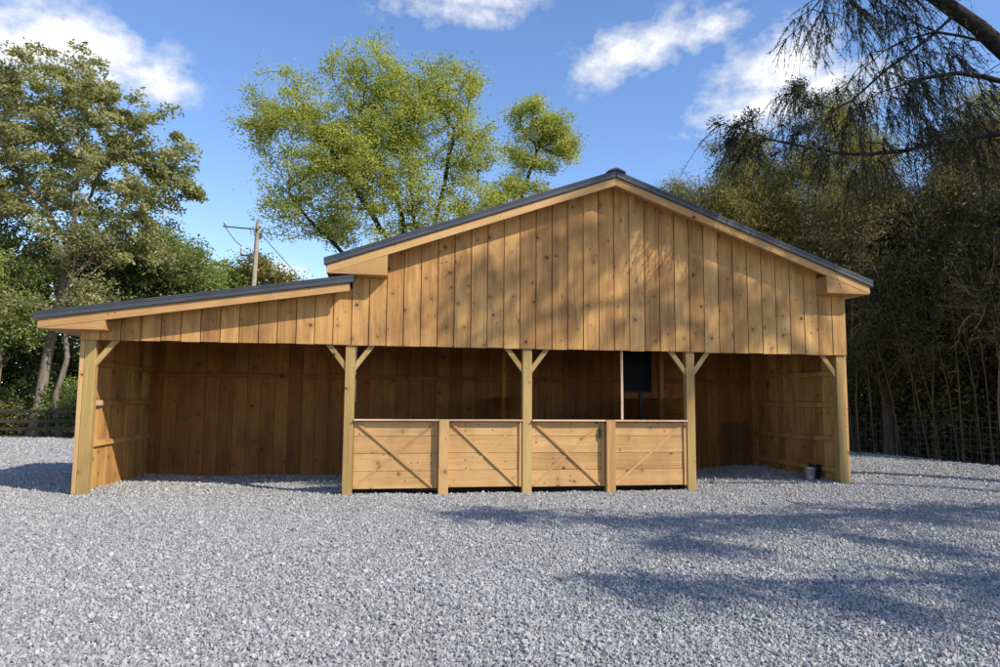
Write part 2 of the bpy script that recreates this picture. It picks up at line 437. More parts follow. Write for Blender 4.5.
# ------------------------------------------------------------------ the barn
BX = 3.05; DEEP = 3.39; XL = -4.19; XRT = 9.28; MIDX = 4.575
ROOF_Z = lambda x: 5.58 - 0.358 * abs(x - MIDX)           # underside of main roof trim = top of rake board
LEAN_Z = lambda x: 3.505 + 0.158 * (x + 0.03)             # the same on the lean-to
SID_TOP = lambda x: (ROOF_Z(x) - 0.05) if x >= 0 else (LEAN_Z(x) - 0.05)

barn = empty('barn', (2.5, 0, 0), 'wooden open-front pole barn with gable roof, stalls and a lean-to on one side', 'barn')

def vertical_boards(wd, x0, x1, zb, ztop, y0, y1, w=0.292, gap=0.014, jz=0.006, breaks=()):
    xs = []; x = x0
    stops = sorted([b for b in breaks if x0 < b < x1] + [x1])
    for st in stops:
        k = max(1, round((st - x) / w)); step = (st - x) / k
        for i in range(k): xs.append((x + i * step, x + (i + 1) * step))
        x = st
    for a, b in xs:
        a += gap / 2; b -= gap / 2
        z = zb(0.5 * (a + b)) if callable(zb) else zb
        z += random.uniform(-jz, jz); yy = random.uniform(-0.002, 0.002)
        e = 1e-4
        poly = [(a, z), (b, z), (b, ztop(b - e))]
        if a < MIDX < b: poly.append((MIDX, ztop(MIDX)))
        poly.append((a, ztop(a + e)))
        wd.prism_y(poly, y0 + yy, y1 + yy, (0, 0, 1))

# front siding with its backing strips (dark joints)
w = Wood()
vertical_boards(w, XL, XRT, 2.50, SID_TOP, -0.036, -0.012, gap=0.015, breaks=(0.0,))
w.prism_y([(XL + .01, 2.53), (-.002, 2.53), (-.002, SID_TOP(-.002)), (XL + .01, SID_TOP(XL))], -0.010, -0.002, (0, 0, 1), 0.1)
w.prism_y([(0.0, 2.53), (XRT - .01, 2.53), (XRT - .01, SID_TOP(XRT)), (MIDX, SID_TOP(MIDX)), (0.0, SID_TOP(0.001))], -0.010, -0.002, (0, 0, 1), 0.1)
w.build('front_siding', SIDING, barn, 0.003)

# header beam behind the siding
w = Wood(); w.box((-4.10, 0.002, 2.56), (-0.002, 0.14, 2.78)); w.box((0.002, 0.002, 2.56), (9.21, 0.14, 2.78))
w.build('header_beam', POSTW, barn)

# back wall: full height boards
def outside_gap(x): return False
w = Wood()
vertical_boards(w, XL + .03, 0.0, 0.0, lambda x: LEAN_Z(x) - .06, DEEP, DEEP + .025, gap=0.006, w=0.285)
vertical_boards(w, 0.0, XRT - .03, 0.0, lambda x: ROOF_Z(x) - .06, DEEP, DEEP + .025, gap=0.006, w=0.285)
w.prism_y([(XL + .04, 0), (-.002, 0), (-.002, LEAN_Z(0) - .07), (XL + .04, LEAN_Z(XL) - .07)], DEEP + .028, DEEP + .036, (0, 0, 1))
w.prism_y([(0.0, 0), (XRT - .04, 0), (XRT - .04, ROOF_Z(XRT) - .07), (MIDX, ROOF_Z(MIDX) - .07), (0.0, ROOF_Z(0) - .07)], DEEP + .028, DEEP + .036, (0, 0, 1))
o = w.build('back_wall', INNER_SHADED, barn, 0.002)
w = Wood(); w.box((-4.0, DEEP - .045, 2.02), (9.0, DEEP - .003, 2.11)); w.build('girt', INNER_SHADED, o)

# side walls with girts, seen from inside
def side_wall(xa, xb, top, inner_dir, girt_z, mat=None):
    mat = mat or INNER_SHADED
    wd = Wood(); k = 12
    for i in range(k):
        y0 = 0.145 + i * (DEEP - 0.15) / k; y1 = 0.145 + (i + 1) * (DEEP - 0.15) / k
        wd.box((xa, y0 + .003, 0.0), (xb, y1 - .003, top), 2)
    xo = xb + .004 if inner_dir < 0 else xa - .012
    wd.box((xo, .15, 0.0), (xo + .008, DEEP, top), 2)
    o_ = wd.build('side_wall', mat, barn, 0.002)
    for z in girt_z:
        g = Wood()
        if inner_dir < 0: g.box((xa - .045, .142, z - .045), (xa - .002, DEEP - .05, z + .045))
        else: g.box((xb + .002, .142, z - .045), (xb + .045, DEEP - .05, z + .045))
        g.build('girt', mat, o_)
    return o_
lw = side_wall(-4.15, -4.125, LEAN_Z(-4.15) - .06, 1, (0.83, 1.50, 2.14), SIDING)
side_wall(9.225, 9.25, ROOF_Z(9.25) - .06, -1, (0.30, 0.89, 1.555, 2.17), SIDING)
# pale strip: sunlight on the lean-to's middle girt put in as colour
w = Wood(); w.box((-4.075, 0.16, 1.455), (-4.065, 0.72, 1.535)); w.build('sunlit_girt_strip', RAILW, lw, 0.002)
# the main wall above the lean-to roof
w = Wood(); w.box((0.004, 0.0, 2.80), (0.03, DEEP, 3.84), 1); w.build('upper_side_wall', INNER_SHADED, barn, 0.002)

# posts with knee braces
def post(x, braces, half=0.082, top=2.56, y0=0.0):
    wd = Wood(); zb = float(gz(x, 0)) - 0.12
    wd.box((x - half, y0, zb), (x + half, y0 + 2 * half - .02, top), 2)
    p = wd.build('post', POSTW, barn, 0.006)
    for d in braces:
        b = Wood(); b.beam((x + d * (half - .04), 0.05, 2.085), (x + d * 0.43, 0.05, 2.60), 0.085, 0.045, (1, 0, -d) if d > 0 else (1, 0, 1))
        b.build('brace', POSTW, p, 0.003)
    return p
post(-4.04, (1,))
for x in (0.0, BX, 2 * BX): post(x, (-1, 1))
post(3 * BX, (-1,))
# corner boards
for xa, xb in ((XL, -4.126), (9.226, XRT)):
    w = Wood(); w.box((xa, 0.0, float(gz(xa, 0)) - .1), (xb, .14, 2.495), 2); w.build('corner_board', GATEW, barn)
# short posts in the middle of each stall front
for x in (1.59, 4.55):
    w = Wood(); w.box((x - .083, -0.075, float(gz(x, 0)) - .1), (x + .083, 0.035, 1.262), 2); w.build('short_post', GATEW, barn, 0.005)

# cap rails over the stall fronts
for xa, xb in ((0.085, 1.505), (1.675, BX - .085), (BX + .085, 4.465), (4.635, 2 * BX - .085)):
    w = Wood(); w.box((xa, -0.055, 1.235), (xb, 0.09, 1.262)); w.build('cap_rail', RAILW, barn, 0.003)

# stall gates: four boards, stile, crossing strips
def stall_gate(xa, xb, zb, main_strip=True, latch=False):
    wd = Wood(); y0, y1 = 0.045, 0.075
    zs = [zb, zb + .292, zb + .584, zb + .876, 1.222]
    for i in range(4):
        d = 0.004 if i % 2 else 0.0
        wd.box((xa, y0 + d, zs[i] + .003), (xb, y1, zs[i + 1] - .003), 0)
    g = wd.build('stall_gate', GATEW, barn, 0.003)
    s = Wood(); s.box((xb - .052, 0.018, zb), (xb, 0.043, 1.222), 2); s.build('stile', GATEW, g)
    xe = xb - .06
    if main_strip:
        s = Wood(); s.beam((xa + .05, 0.031, 1.20), (xe - .02, 0.031, zb + .02), 0.042, 0.028, (1, 0, 1)); s.build('diagonal_strip', GATEW, g, 0.002)
    s = Wood(); s.beam((xa + .03, 0.0405, zb + .03), (xe, 0.0405, 1.19), 0.042, 0.009, (1, 0, -1)); s.build('diagonal_strip', GATEW, g, 0.002)
    if latch:
        l = Wood(); l.box((xb - .098, -.002, .93), (xb - .062, .040, 1.13)); l.box((xb - .085, -.025, .98), (xb - .073, -.004, 1.09))
        l.build('latch', IRON, g, 0.004)
stall_gate(0.09, 1.50, 0.10)
stall_gate(1.68, BX - .09, 0.11)
stall_gate(BX + .09, 4.46, 0.10, True, True)
stall_gate(4.64, 2 * BX - .09, 0.10, False)

# low partitions between the stalls, of horizontal boards
for xp in (BX, 2 * BX):
    w = Wood()
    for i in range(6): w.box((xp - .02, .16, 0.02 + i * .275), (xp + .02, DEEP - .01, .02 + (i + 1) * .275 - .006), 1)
    p = w.build('partition', INNER_SHADED, barn)
    for yp in ((1.3,) if xp > 4 else (2.1,)):
        s = Wood(); s.box((xp - .10, yp - .14, 0), (xp - .022, yp + .0, 3.4), 2); s.build('stud', INNER_SHADED, p)
# slim pale upright in the third bay
w = Wood(); w.box((4.805, 0.10, 1.264), (4.845, 0.14, 2.555), 2); w.build('upright', RAILW, barn, 0.002)

# rafters / soffits / roof
YF, YB = -0.365, DEEP + 0.35
def slope_prism(name, mat, xa, xb, zf, lo, hi, y0, y1, parent=None, n=1):
    wd = Wood(); wd.prism_y([(xa, zf(xa) + lo), (xb, zf(xb) + lo), (xb, zf(xb) + hi), (xa, zf(xa) + hi)], y0, y1, (xb - xa, 0, zf(xb) - zf(xa)))
    return wd.build(name, mat, parent or barn, 0.003)
EL, ER = -0.41, 9.57
slope_prism('rake_board', TRIMW, EL, MIDX - .001, ROOF_Z, -0.145, -0.002, YF, YF + .04)
slope_prism('rake_board', TRIMW, MIDX + .001, ER, ROOF_Z, -0.145, -0.002, YF, YF + .04)
slope_prism('rake_board', TRIMW, -4.67, -0.03, LEAN_Z, -0.135, -0.002, YF, YF + .04)
slope_prism('soffit', TRIMW, EL, MIDX - .001, ROOF_Z, -0.048, -0.030, YF + .042, YB)
slope_prism('soffit', TRIMW, MIDX + .001, ER, ROOF_Z, -0.048, -0.030, YF + .042, YB)
slope_prism('soffit', TRIMW, -4.67, -0.03, LEAN_Z, -0.048, -0.030, YF + .042, YB)
# eave returns (boxed ends)
def eave_return(poly):
    wd = Wood(); wd.prism_y(poly, YF + .006, -0.04, (1, 0, 0)); return wd.build('eave_return', TRIMW, barn, 0.003)
eave_return([(EL + .004, 3.655), (0.58, 3.655), (0.58, ROOF_Z(.58) - .148), (EL + .004, max(3.657, ROOF_Z(EL) - .148))])
eave_return([(8.68, 3.640), (ER - .004, 3.640), (ER - .004, max(3.642, ROOF_Z(ER) - .148)), (8.68, ROOF_Z(8.68) - .148)])
eave_return([(-4.664, 2.635), (-3.72, 2.635), (-3.72, LEAN_Z(-3.72) - .138), (-4.664, LEAN_Z(-4.664) - .138)])
# eave soffit boxes along the sides
for xa, xb, z in ((EL + .004, -0.004, 3.655), (XRT + .004, ER - .004, 3.640), (-4.664, XL - .004, 2.635)):
    w = Wood(); w.box((xa, -0.036, z), (xb, YB - .01, z + .016), 1); w.build('soffit', TRIMW, barn)
for xx, z0, z1 in ((EL + .004, 3.673, ROOF_Z(EL) - .05), (ER - .022, 3.658, ROOF_Z(ER) - .05), (-4.664, 2.653, LEAN_Z(-4.664) - .05)):
    w = Wood(); w.box((xx, -0.036, z0), (xx + .018, YB - .01, z1), 1); w.build('fascia', TRIMW, barn)

def roof(xa, xb, zf, name='roof_panel', ribs=0.305):
    wd = Wood(); th = 0.028
    y0, y1 = YF - .03, YB + .04
    P = lambda lo, hi, a, b, ya, yb: wd.prism_y([(a, zf(a) + lo), (b, zf(b) + lo), (b, zf(b) + hi), (a, zf(a) + hi)], ya, yb, (0, 1, 0))
    P(0.075, 0.075 + th, xa, xb, y0, y1)                    # sheet
    r = wd.build(name, ROOFM, barn, 0.004)
    t = Wood()
    P2 = lambda lo, hi, a, b, ya, yb: t.prism_y([(a, zf(a) + lo), (b, zf(b) + lo), (b, zf(b) + hi), (a, zf(a) + hi)], ya, yb, (1, 0, 0))
    P2(0.012, 0.072, xa + .004, xb - .004, y0 + .004, y0 + .034)   # gable trim
    P2(0.0, 0.010, xa + .004, xb - .004, y0 - .006, y0 + .034)     # drip lip
    t.build('roof_trim', ROOFM, r, 0.003)
    s = Wood(); k = int((y1 - y0) / ribs)
    for i in range(k + 1):
        yy = y0 + .02 + i * (y1 - y0 - .04) / k
        s.prism_y([(xa, zf(xa) + .105), (xb, zf(xb) + .105), (xb, zf(xb) + .128), (xa, zf(xa) + .128)], yy - .018, yy + .018, (1, 0, 0))
    s.build('rib', ROOFM, r, 0.004)
    return r
roof(EL - .05, MIDX - .002, ROOF_Z)
rr = roof(MIDX + .002, ER + .06, ROOF_Z)
roof(-4.73, 0.035, LEAN_Z)
# ridge cap
w = Wood(); zt = ROOF_Z(MIDX) + .135
w.prism_y([(MIDX - .17, zt - .055), (MIDX - .165, zt - .03), (MIDX - .05, zt + .022), (MIDX, zt + .032), (MIDX + .05, zt + .022), (MIDX + .165, zt - .03), (MIDX + .17, zt - .055), (MIDX, zt)], YF - .06, YB + .06, (0, 1, 0))
w.build('ridge_cap', ROOFM, barn, 0.004)

# ------------------------------------------------------------------ small things in and by the barn
def lathe(name, prof, mat, parent=None, n=28, loc=(0, 0, 0)):
    V = []; F = []
    for r, z in prof:
        for i in range(n):
            a = 2 * math.pi * i / n; V.append((loc[0] + r * math.cos(a), loc[1] + r * math.sin(a), loc[2] + z))
    for k in range(len(prof) - 1):
        for i in range(n):
            j = (i + 1) % n; F.append((k * n + i, k * n + j, (k + 1) * n + j, (k + 1) * n + i))
    me = bpy.data.meshes.new(name); me.from_pydata(V, [], F)
    me.polygons.foreach_set('use_smooth', np.ones(len(F), bool)); me.update()
    return link(name, me, mat, parent)

def tubes(P0, P1, r0, r1, k=6):
    """one tapered tube per edge -> verts, quads"""
    P0 = np.asarray(P0, float); P1 = np.asarray(P1, float); r0 = np.asarray(r0, float); r1 = np.asarray(r1, float)
    d = P1 - P0; ln = np.linalg.norm(d, axis=1, keepdims=True); d = d / np.maximum(ln, 1e-9)
    ref = np.where(np.abs(d[:, 2:3]) > 0.9, np.array([[1.0, 0, 0]]), np.array([[0, 0, 1.0]]))
    a = np.cross(d, ref); a /= np.linalg.norm(a, axis=1, keepdims=True); b = np.cross(d, a)
    an = np.arange(k) * 2 * np.pi / k
    off = a[:, None, :] * np.cos(an)[None, :, None] + b[:, None, :] * np.sin(an)[None, :, None]
    A = P0[:, None, :] + off * r0[:, None, None]; B = P1[:, None, :] + off * r1[:, None, None]
    V = np.concatenate([A, B], 1).reshape(-1, 3)
    n_ = len(P0); base = (np.arange(n_) * 2 * k)[:, None]
    i = np.arange(k); j = (i + 1) % k
    Q = np.stack([base + i, base + j, base + k + j, base + k + i], -1).reshape(-1, 4)
    return V, Q
def join_parts(parts):
    V = []; Q = []; n_ = 0
    for v, q in parts:
        V.append(v); Q.append(q + n_); n_ += len(v)
    return np.concatenate(V), np.concatenate(Q)
def polytube(pts, r, k=6):
    pts = np.asarray(pts, float); r = np.full(len(pts), r) if np.isscalar(r) else np.asarray(r)
    return tubes(pts[:-1], pts[1:], r[:-1], r[1:], k)

def bucket(x, y, h, r0, r1, mat, name, label, handle):
    z = float(gz(x, y)) + .005
    e = empty(name, (x, y, z), label, 'bucket')
    lathe('body', [(0.001, .006), (r0, 0.0), (r0, .012), (r1 * .985, h * .93), (r1, h * .94), (r1 + .006, h), (r1 - .002, h + .003), (r1 - .008, h * .96), (r0 - .008, .02), (0.001, .022)], mat, e, loc=(x, y, z))
    p = [(x + r1 * math.cos(t) * 1.03, y - .01 - .06 * math.sin(t), z + h * .93 - handle * r1 * math.sin(t)) for t in np.linspace(0, math.pi, 15)]
    v, q = polytube(p, .0045, 5); link('handle', mesh_np('handle', v, q, smooth=True), IRON, e)
bucket(8.85, 0.62, 0.24, .088, .112, GALV, 'bucket', 'galvanised metal bucket on the gravel just inside the end post', 0.25)
bucket(9.04, 0.74, 0.27, .095, .118, BLACKP, 'bucket', 'black plastic bucket half hidden behind the metal bucket', -0.3)

# black flat panel on a stand inside the stall
e = empty('display_panel', (5.6, 1.45, 0), 'black flat panel on a slim black stand inside the stall, behind the pale upright', 'panel')
w = Wood(); w.box((5.27, 1.42, 1.77), (5.93, 1.46, 2.62)); w.build('panel', BLACKP, e, 0.006)
w = Wood(); w.box((5.295, 1.412, 1.80), (5.905, 1.4185, 2.595)); w.build('face', BLACKG, e, 0.0)
w = Wood(); w.box((5.67, 1.43, 0.04), (5.75, 1.49, 1.768), 2); w.build('stand', BLACKP, e, 0.006)
w = Wood(); w.box((5.45, 1.25, 0.02), (5.97, 1.66, 0.045), 0); w.build('base', BLACKP, e, 0.006)

# wire panel leaning in the back corner of the open bay
e = empty('wire_grid', (8.8, 3.2, 0.12), 'dark welded wire panel leaning against the back wall in the open bay', 'wire panel')
pr = []
for i in range(8):
    x = 8.42 + i * .095; pr.append(polytube([(x, 3.18, .14), (x, 3.355, 1.14)], .007, 5))
for i in range(9):
    z = .16 + i * .12; y = 3.18 + (z - .14) * .175; pr.append(polytube([(8.41, y - .012, z), (9.10, y - .012, z)], .0055, 5))
v, q = join_parts(pr); link('mesh', mesh_np('mesh', v, q), IRON, e)

# ------------------------------------------------------------------ fences
def rail_fence():
    A = np.array([-30.0, 17.6]); B = np.array([-5.0, 19.6])
    e = empty('rail_fence', (-17, 18.5, GROUND_Z), 'dark weathered three rail board fence along the left woods', 'fence')
    L = np.linalg.norm(B - A); k = 11; d = (B - A) / L
    for i in range(k):
        p = A + d * L * i / (k - 1)
        s = Wood(); s.box((p[0] - .065, p[1] - .065, GROUND_Z - .1), (p[0] + .065, p[1] + .065, 1.12 + random.uniform(-.04, .05)), 2); s.build('post', FENCEW, e, 0.006)
    for i in range(k - 1):
        p = A + d * L * i / (k - 1); q_ = A + d * L * (i + 1) / (k - 1)
        for z in (.30, .64, .98):
            s = Wood(); j0, j1 = random.uniform(-.04, .04), random.uniform(-.04, .04)
            s.beam((p[0], p[1] - .085, z + j0), (q_[0], q_[1] - .085, z + j1), .13, .03, (0, 0, 1)); s.build('rail', FENCEW, e, 0.003)
rail_fence()
def wire_fence():
    e = empty('wire_fence', (14.8, 6, GROUND_Z), 'sagging woven wire fence on thin steel posts in front of the dark thicket', 'fence')
    path = [np.array(p) for p in ((12.6, 14.5), (14.75, 7.6), (16.1, 3.55), (18.3, -3.0))]
    pts = []
    for a, b in zip(path[:-1], path[1:]):
        L = np.linalg.norm(b - a); k = int(L / .16)
        for i in range(k): pts.append(a + (b - a) * i / k)
    pts = np.array(pts); n_ = len(pts)
    h = 1.14 + .03 * np.sin(np.arange(n_) * .31)
    pr = []
    z0 = np.full(n_, 0.0)
    jit = rng.normal(0, .01, (n_, 2))
    pr.append(tubes(np.c_[pts, z0], np.c_[pts + jit, h], np.full(n_, .0032), np.full(n_, .0032), 4))
    for i in range(8):
        f = i / 7; z = z0 + (h - z0) * f
        p = np.c_[pts, z]; pr.append(tubes(p[:-1], p[1:], np.full(n_ - 1, .0034), np.full(n_ - 1, .0034), 4))
    v, q = join_parts(pr); link('mesh', mesh_np('mesh', v, q), WIREM, e)
    for i in range(4, n_, 17):
        p = pts[i]; s = Wood(); s.box((p[0] - .018, p[1] + .012, GROUND_Z - .1), (p[0] + .018, p[1] + .05, 1.3), 2); s.build('post', IRON, e, 0.003)
wire_fence()

# ------------------------------------------------------------------ utility pole and lines
px, py = -5.75, 24.0
e = empty('utility_pole', (px, py, GROUND_Z), 'leaning grey wooden utility pole rising behind the lean-to roof', 'utility pole')
v, q = polytube([(px - .22, py, -.1), (px - .02, py, 5.0), (px + .12, py, 10.35)], [.155, .135, .105], 14)
link('pole', mesh_np('pole', v, q, smooth=True), POLEW, e)
w = Wood(); w.beam((px + .2, py - .16, 9.98), (px - 1.50, py - .16, 10.06), .06, .05, (0, 0, 1)); w.build('crossarm', FENCEW, e)
lathe('insulator', [(.001, 0), (.05, 0), (.05, .05), (.085, .07), (.05, .1), (.075, .12), (.04, .16), (.001, .17)], PORC, e, 12, (px - 1.42, py - .16, 10.12))
lathe('insulator', [(.001, 0), (.05, 0), (.05, .05), (.085, .07), (.05, .1), (.075, .12), (.04, .16), (.001, .17)], PORC, e, 12, (px + .12, py, 10.36))
w = Wood(); w.box((px - .62, py - .1, 8.62), (px - .12, py - .04, 8.70)); w.build('bracket', IRON, e)
lathe('cutout', [(.001, 0), (.06, 0), (.09, .08), (.06, .16), (.09, .24), (.06, .34), (.03, .42), (.001, .43)], PORC, e, 12, (px - .58, py - .07, 8.70))
lathe('cutout', [(.001, 0), (.05, 0), (.08, .06), (.05, .12), (.08, .2), (.04, .3), (.001, .31)], IRON, e, 12, (px + .30, py - .07, 9.55))
def cable(name, a, b, sag, label):
    t = np.linspace(0, 1, 24)[:, None]; a = np.array(a, float); b = np.array(b, float)
    p = a + (b - a) * t; p[:, 2] -= sag * 4 * (t * (1 - t))[:, 0]
    v, q = polytube(p, .022, 5); tag(link(name, mesh_np(name, v, q), CABLE), label, 'cable')
cable('guy_wire', (px + .28, py, 9.8), (0.9, 26, 3.2), 0.1, 'thin dark guy wire slanting down to the right from the utility pole')
cable('jumper_wire', (px - 1.42, py - .16, 10.1), (px - .56, py - .07, 9.1), 0.12, 'short jumper wire between the crossarm tip and the cutout')

# ------------------------------------------------------------------ vegetation
def hsh(p, s):
    return np.sin(p[:, 0] * s + 1.3) * np.sin(p[:, 1] * s * 1.1 + 4.1) * np.sin(p[:, 2] * s * .93 + 2.2)
def sample_lobes(lobes, n_, r, shell=2.4, gap=-0.25, gs=1.5):
    """points in a union of ellipsoids, denser near their skins, with holes; lobes (x,y,z,rad[,squash y])"""
    L = np.array([l[:4] for l in lobes], float); vol = L[:, 3] ** 2.2; vol /= vol.sum()
    out = []
    while len(out) < n_:
        m = n_ * 3
        k = r.choice(len(L), m, p=vol)
        d = r.normal(size=(m, 3)); d /= np.linalg.norm(d, axis=1, keepdims=True)
        rad_ = L[k, 3] * r.random(m) ** (1 / shell)
        rad_ *= 1 + 0.16 * hsh(d * 3 + k[:, None], 1.7)
        p = L[k, :3] + d * rad_[:, None] * np.array([1, .95, .9])
        p = p[(hsh(p, gs) > gap) | (r.random(m) < .25)]
        p = p[p[:, 2] > 0.15]
        out = np.concatenate([out, p]) if len(out) else p
    return out[:n_]

def grow(trunk, tips, r, step=0.55, wob=0.12, up=0.7, sag=0.0, limbs=()):
    T = []
    trunk = np.array(trunk, float)
    for a, b in zip(trunk[:-1], trunk[1:]):
        k = max(1, int(np.linalg.norm(b - a) / step))
        for i in range(k): T.append(a + (b - a) * i / k)
    T.append(trunk[-1]); T = np.array(T); ntr = len(T)
    LP = []; LQ = []
    for lb in limbs:
        lb = np.array(lb, float); prev = int(np.argmin(np.linalg.norm(T[:ntr] - lb[0], axis=1)))
        q0 = T[prev]
        for b in lb[1:]:
            k = max(1, int(np.linalg.norm(b - q0) / step))
            for i in range(1, k + 1):
                LQ.append(q0 + (b - q0) * i / k + r.normal(0, wob * .5, 3)); LP.append(prev); prev = ntr + len(LQ) - 1
            q0 = b
    if LQ: T = np.concatenate([T, np.array(LQ)])
    cap = len(T) + len(tips) * 14
    N_ = np.zeros((cap, 3)); N_[:len(T)] = T
    par = np.full(cap, -1); par[1:ntr] = np.arange(ntr - 1); par[ntr:len(T)] = LP
    plen = np.zeros(cap); cnt = len(T)
    t2 = tips
    dist = np.min(np.linalg.norm(t2[:, None, :] - T[None, :, :], axis=2), axis=1)
    tipid = []
    for i in np.argsort(dist):
        p = t2[i]; d = p - N_[:cnt]; ln = np.linalg.norm(d, axis=1) + 1e-6
        cost = ln * (1 + up * np.clip(-d[:, 2] / ln, 0, 1)) + 0.12 * plen[:cnt]
        cost[:int(ntr * .25)] += 3
        j = int(np.argmin(cost)); L = ln[j]; k = max(1, int(L / step))
        k = min(k, 12)
        q = N_[j].copy(); prev = j
        for s in range(1, k + 1):
            f = s / k
            c = q + (p - q) * f
            c[2] += (0.10 - sag) * L * math.sin(math.pi * f)
            if s < k: c = c + r.normal(0, wob * min(1, L / 2), 3)
            if cnt >= cap - 1: break
            N_[cnt] = c; par[cnt] = prev; plen[cnt] = plen[prev] + L / k; prev = cnt; cnt += 1
        tipid.append(prev)
    N_ = N_[:cnt]; par = par[:cnt]
    ch = np.bincount(par[1:], minlength=cnt)
    for _ in range(3):
        acc = np.zeros_like(N_); np.add.at(acc, par[1:], N_[1:])
        mv = np.arange(cnt) >= ntr; mv &= ch > 0
        N2 = N_.copy(); N2[mv] = .4 * N_[mv] + .3 * N_[par[mv]] + .3 * acc[mv] / ch[mv][:, None]; N_ = N2
    w_ = np.zeros(cnt); w_[tipid] += 1
    for i in range(cnt - 1, 0, -1): w_[par[i]] += w_[i]
    return N_, par, w_, np.array(tipid), ntr

def skin(N_, par, w_, r_base, r_tip, ntr, power=0.5):
    tot = w_[0]
    rad_ = np.maximum(r_tip, r_base * (np.maximum(w_, 1) / tot) ** power)
    # trunk tapers evenly and flares at the foot
    h = np.arange(ntr) / max(1, ntr - 1)
    rad_[:ntr] = np.maximum(rad_[:ntr] * (0.55 + .45 * (1 - h)), r_base * (1 - h) * .6)
    rad_[0] = max(rad_[0], r_base) * 1.3
    c = np.arange(1, len(N_)); p = par[c]
    r0 = np.where(c < ntr, rad_[p], np.minimum(rad_[p], rad_[c] * 1.35)); r1 = rad_[c]
    big = r0 > .05
    parts = []
    if big.any(): parts.append(tubes(N_[p][big], N_[c][big], r0[big], r1[big], 9))
    if (~big).any(): parts.append(tubes(N_[p][~big], N_[c][~big], r0[~big], r1[~big], 4))
    return parts

def leaf_quads(c, d, s, l, w_):
    d = d / np.linalg.norm(d, axis=1, keepdims=True)
    s = s - d * np.sum(s * d, 1, keepdims=True); s = s / np.linalg.norm(s, axis=1, keepdims=True)
    l = l[:, None] / 2; w_ = w_[:, None] / 2
    V = np.stack([c - d * l, c + s * w_ - d * l * .1, c + d * l, c - s * w_ - d * l * .1], 1).reshape(-1, 3)
    return V, np.arange(len(c) * 4).reshape(-1, 4)

def foliage(centers, r, per, sigma, l, w_, flat=0.75, droop=0.0, along=0.3, cen=None, var=0.5, tone=0.0):
    """leaf sized faces in loose clumps"""
    k = np.maximum(1, (per * np.exp(r.normal(0, var, len(centers)))).astype(int))
    ci = np.repeat(np.arange(len(centers)), k); m = len(ci)
    sg = sigma * np.exp(r.normal(0, .25, len(centers)))
    off = np.clip(r.normal(size=(m, 3)), -1.7, 1.7) * sg[ci][:, None]; off[:, 2] *= flat
    c = centers[ci] + off
    d = r.normal(size=(m, 3)); d[:, 2] = d[:, 2] * .6 - droop
    if cen is not None:
        o_ = centers[ci] - cen; o_ /= np.linalg.norm(o_, axis=1, keepdims=True) + 1e-6; d += o_ * along * 2
    s = r.normal(size=(m, 3)); s[:, 2] *= .45
    ll = l * np.exp(r.normal(0, .25, m)); ww = w_ * np.exp(r.normal(0, .2, m))
    V, Q = leaf_quads(c, d, s, ll, ww)
    clump = r.random(len(centers))
    rnd = np.clip(.55 * clump[ci] + .45 * r.random(m) + tone, 0, 1)
    return V, Q, rnd

def tree(name, label, cat, trunk, lobes, tips, per, sigma, leaf, lm, bm, rb, seed, group=None, r_tip=.012, step=.55, shell=2.4, gap=-.25, gs=1.5,
         flat=.75, droop=0.0, wob=.12, up=.7, sag=0.0, extra=None, stem='trunk', crown='crown', var=.5, tone=0.0, bare=0.0, limbs=(), pw=.5):
    r = np.random.default_rng(seed)
    root = empty(name, trunk[0], label, cat, group)
    tp = sample_lobes(lobes, tips, r, shell, gap, gs)
    N_, par, w_, tid, ntr = grow(trunk, tp, r, step, wob, up, sag, limbs)
    parts = skin(N_, par, w_, rb, r_tip, ntr, pw)
    if extra: parts += extra
    v, q = join_parts(parts)
    link(stem, mesh_np(stem, v, q, smooth=True), bm, root)
    if per > 0:
        c = N_[tid]
        if bare > 0: c = c[r.random(len(c)) > bare]
        v, q, rn = foliage(c, r, per, sigma, leaf[0], leaf[1], flat, droop, .3, np.array(trunk[-1]), var, tone)
        link(crown, mesh_np(crown, v, q, rn), lm, root)
    return root

G = GROUND_Z
# --- left woods
tree('oak_tree', 'tallest olive green tree on the left, its crown standing against the cloud', 'tree',
     [(-13.9, 21, G), (-13.5, 21, 4), (-12.9, 21, 8), (-12.9, 21.2, 12), (-12.6, 21, 15.2)],
     [(-13.77, 21, 14.9, 2.6), (-11.3, 20.6, 13.8, 2.25), (-14.98, 21, 11.5, 3.0), (-11.5, 20.7, 10.8, 2.7), (-9.3, 21, 12.3, 1.4), (-8.2, 21, 11.0, .8),
      (-13.6, 22.3, 7.6, 2.0), (-10.2, 21.3, 8.6, 1.7), (-16.3, 21.2, 15.6, 1.8), (-17.6, 21.5, 12, 2.6), (-9.0, 21, 10.6, 1.0)],
     760, 74, .215, (.19, .09), LEAF_OAK, BARK_OAK, .23, 11, gap=.0, gs=1.9, flat=.62, tone=.06, var=.5,
     limbs=[[(-13.2, 21, 6), (-11.6, 20.8, 8.6), (-9.6, 21, 10.6), (-8.4, 21, 11.1)], [(-12.9, 21, 8), (-14.6, 21, 10.5), (-16.6, 21.2, 13.5)], [(-12.9, 21, 10), (-11.4, 20.8, 12.2), (-10.8, 20.6, 14.6)]], pw=.55)
tree('slim_tree', 'slim grey trunk with sparse low leaves, leftmost beside the rail fence', 'tree',
     [(-15.2, 20.2, G), (-15.0, 20.2, 4), (-14.5, 20.2, 7.5)], [(-14.9, 20, 6.3, 1.6), (-15.8, 19.8, 4.2, 1.3), (-14, 20, 4.5, 1.0)], 130, 50, .26, (.15, .08), LEAF_MID, BARK_OAK, .16, 12, gap=-.5)
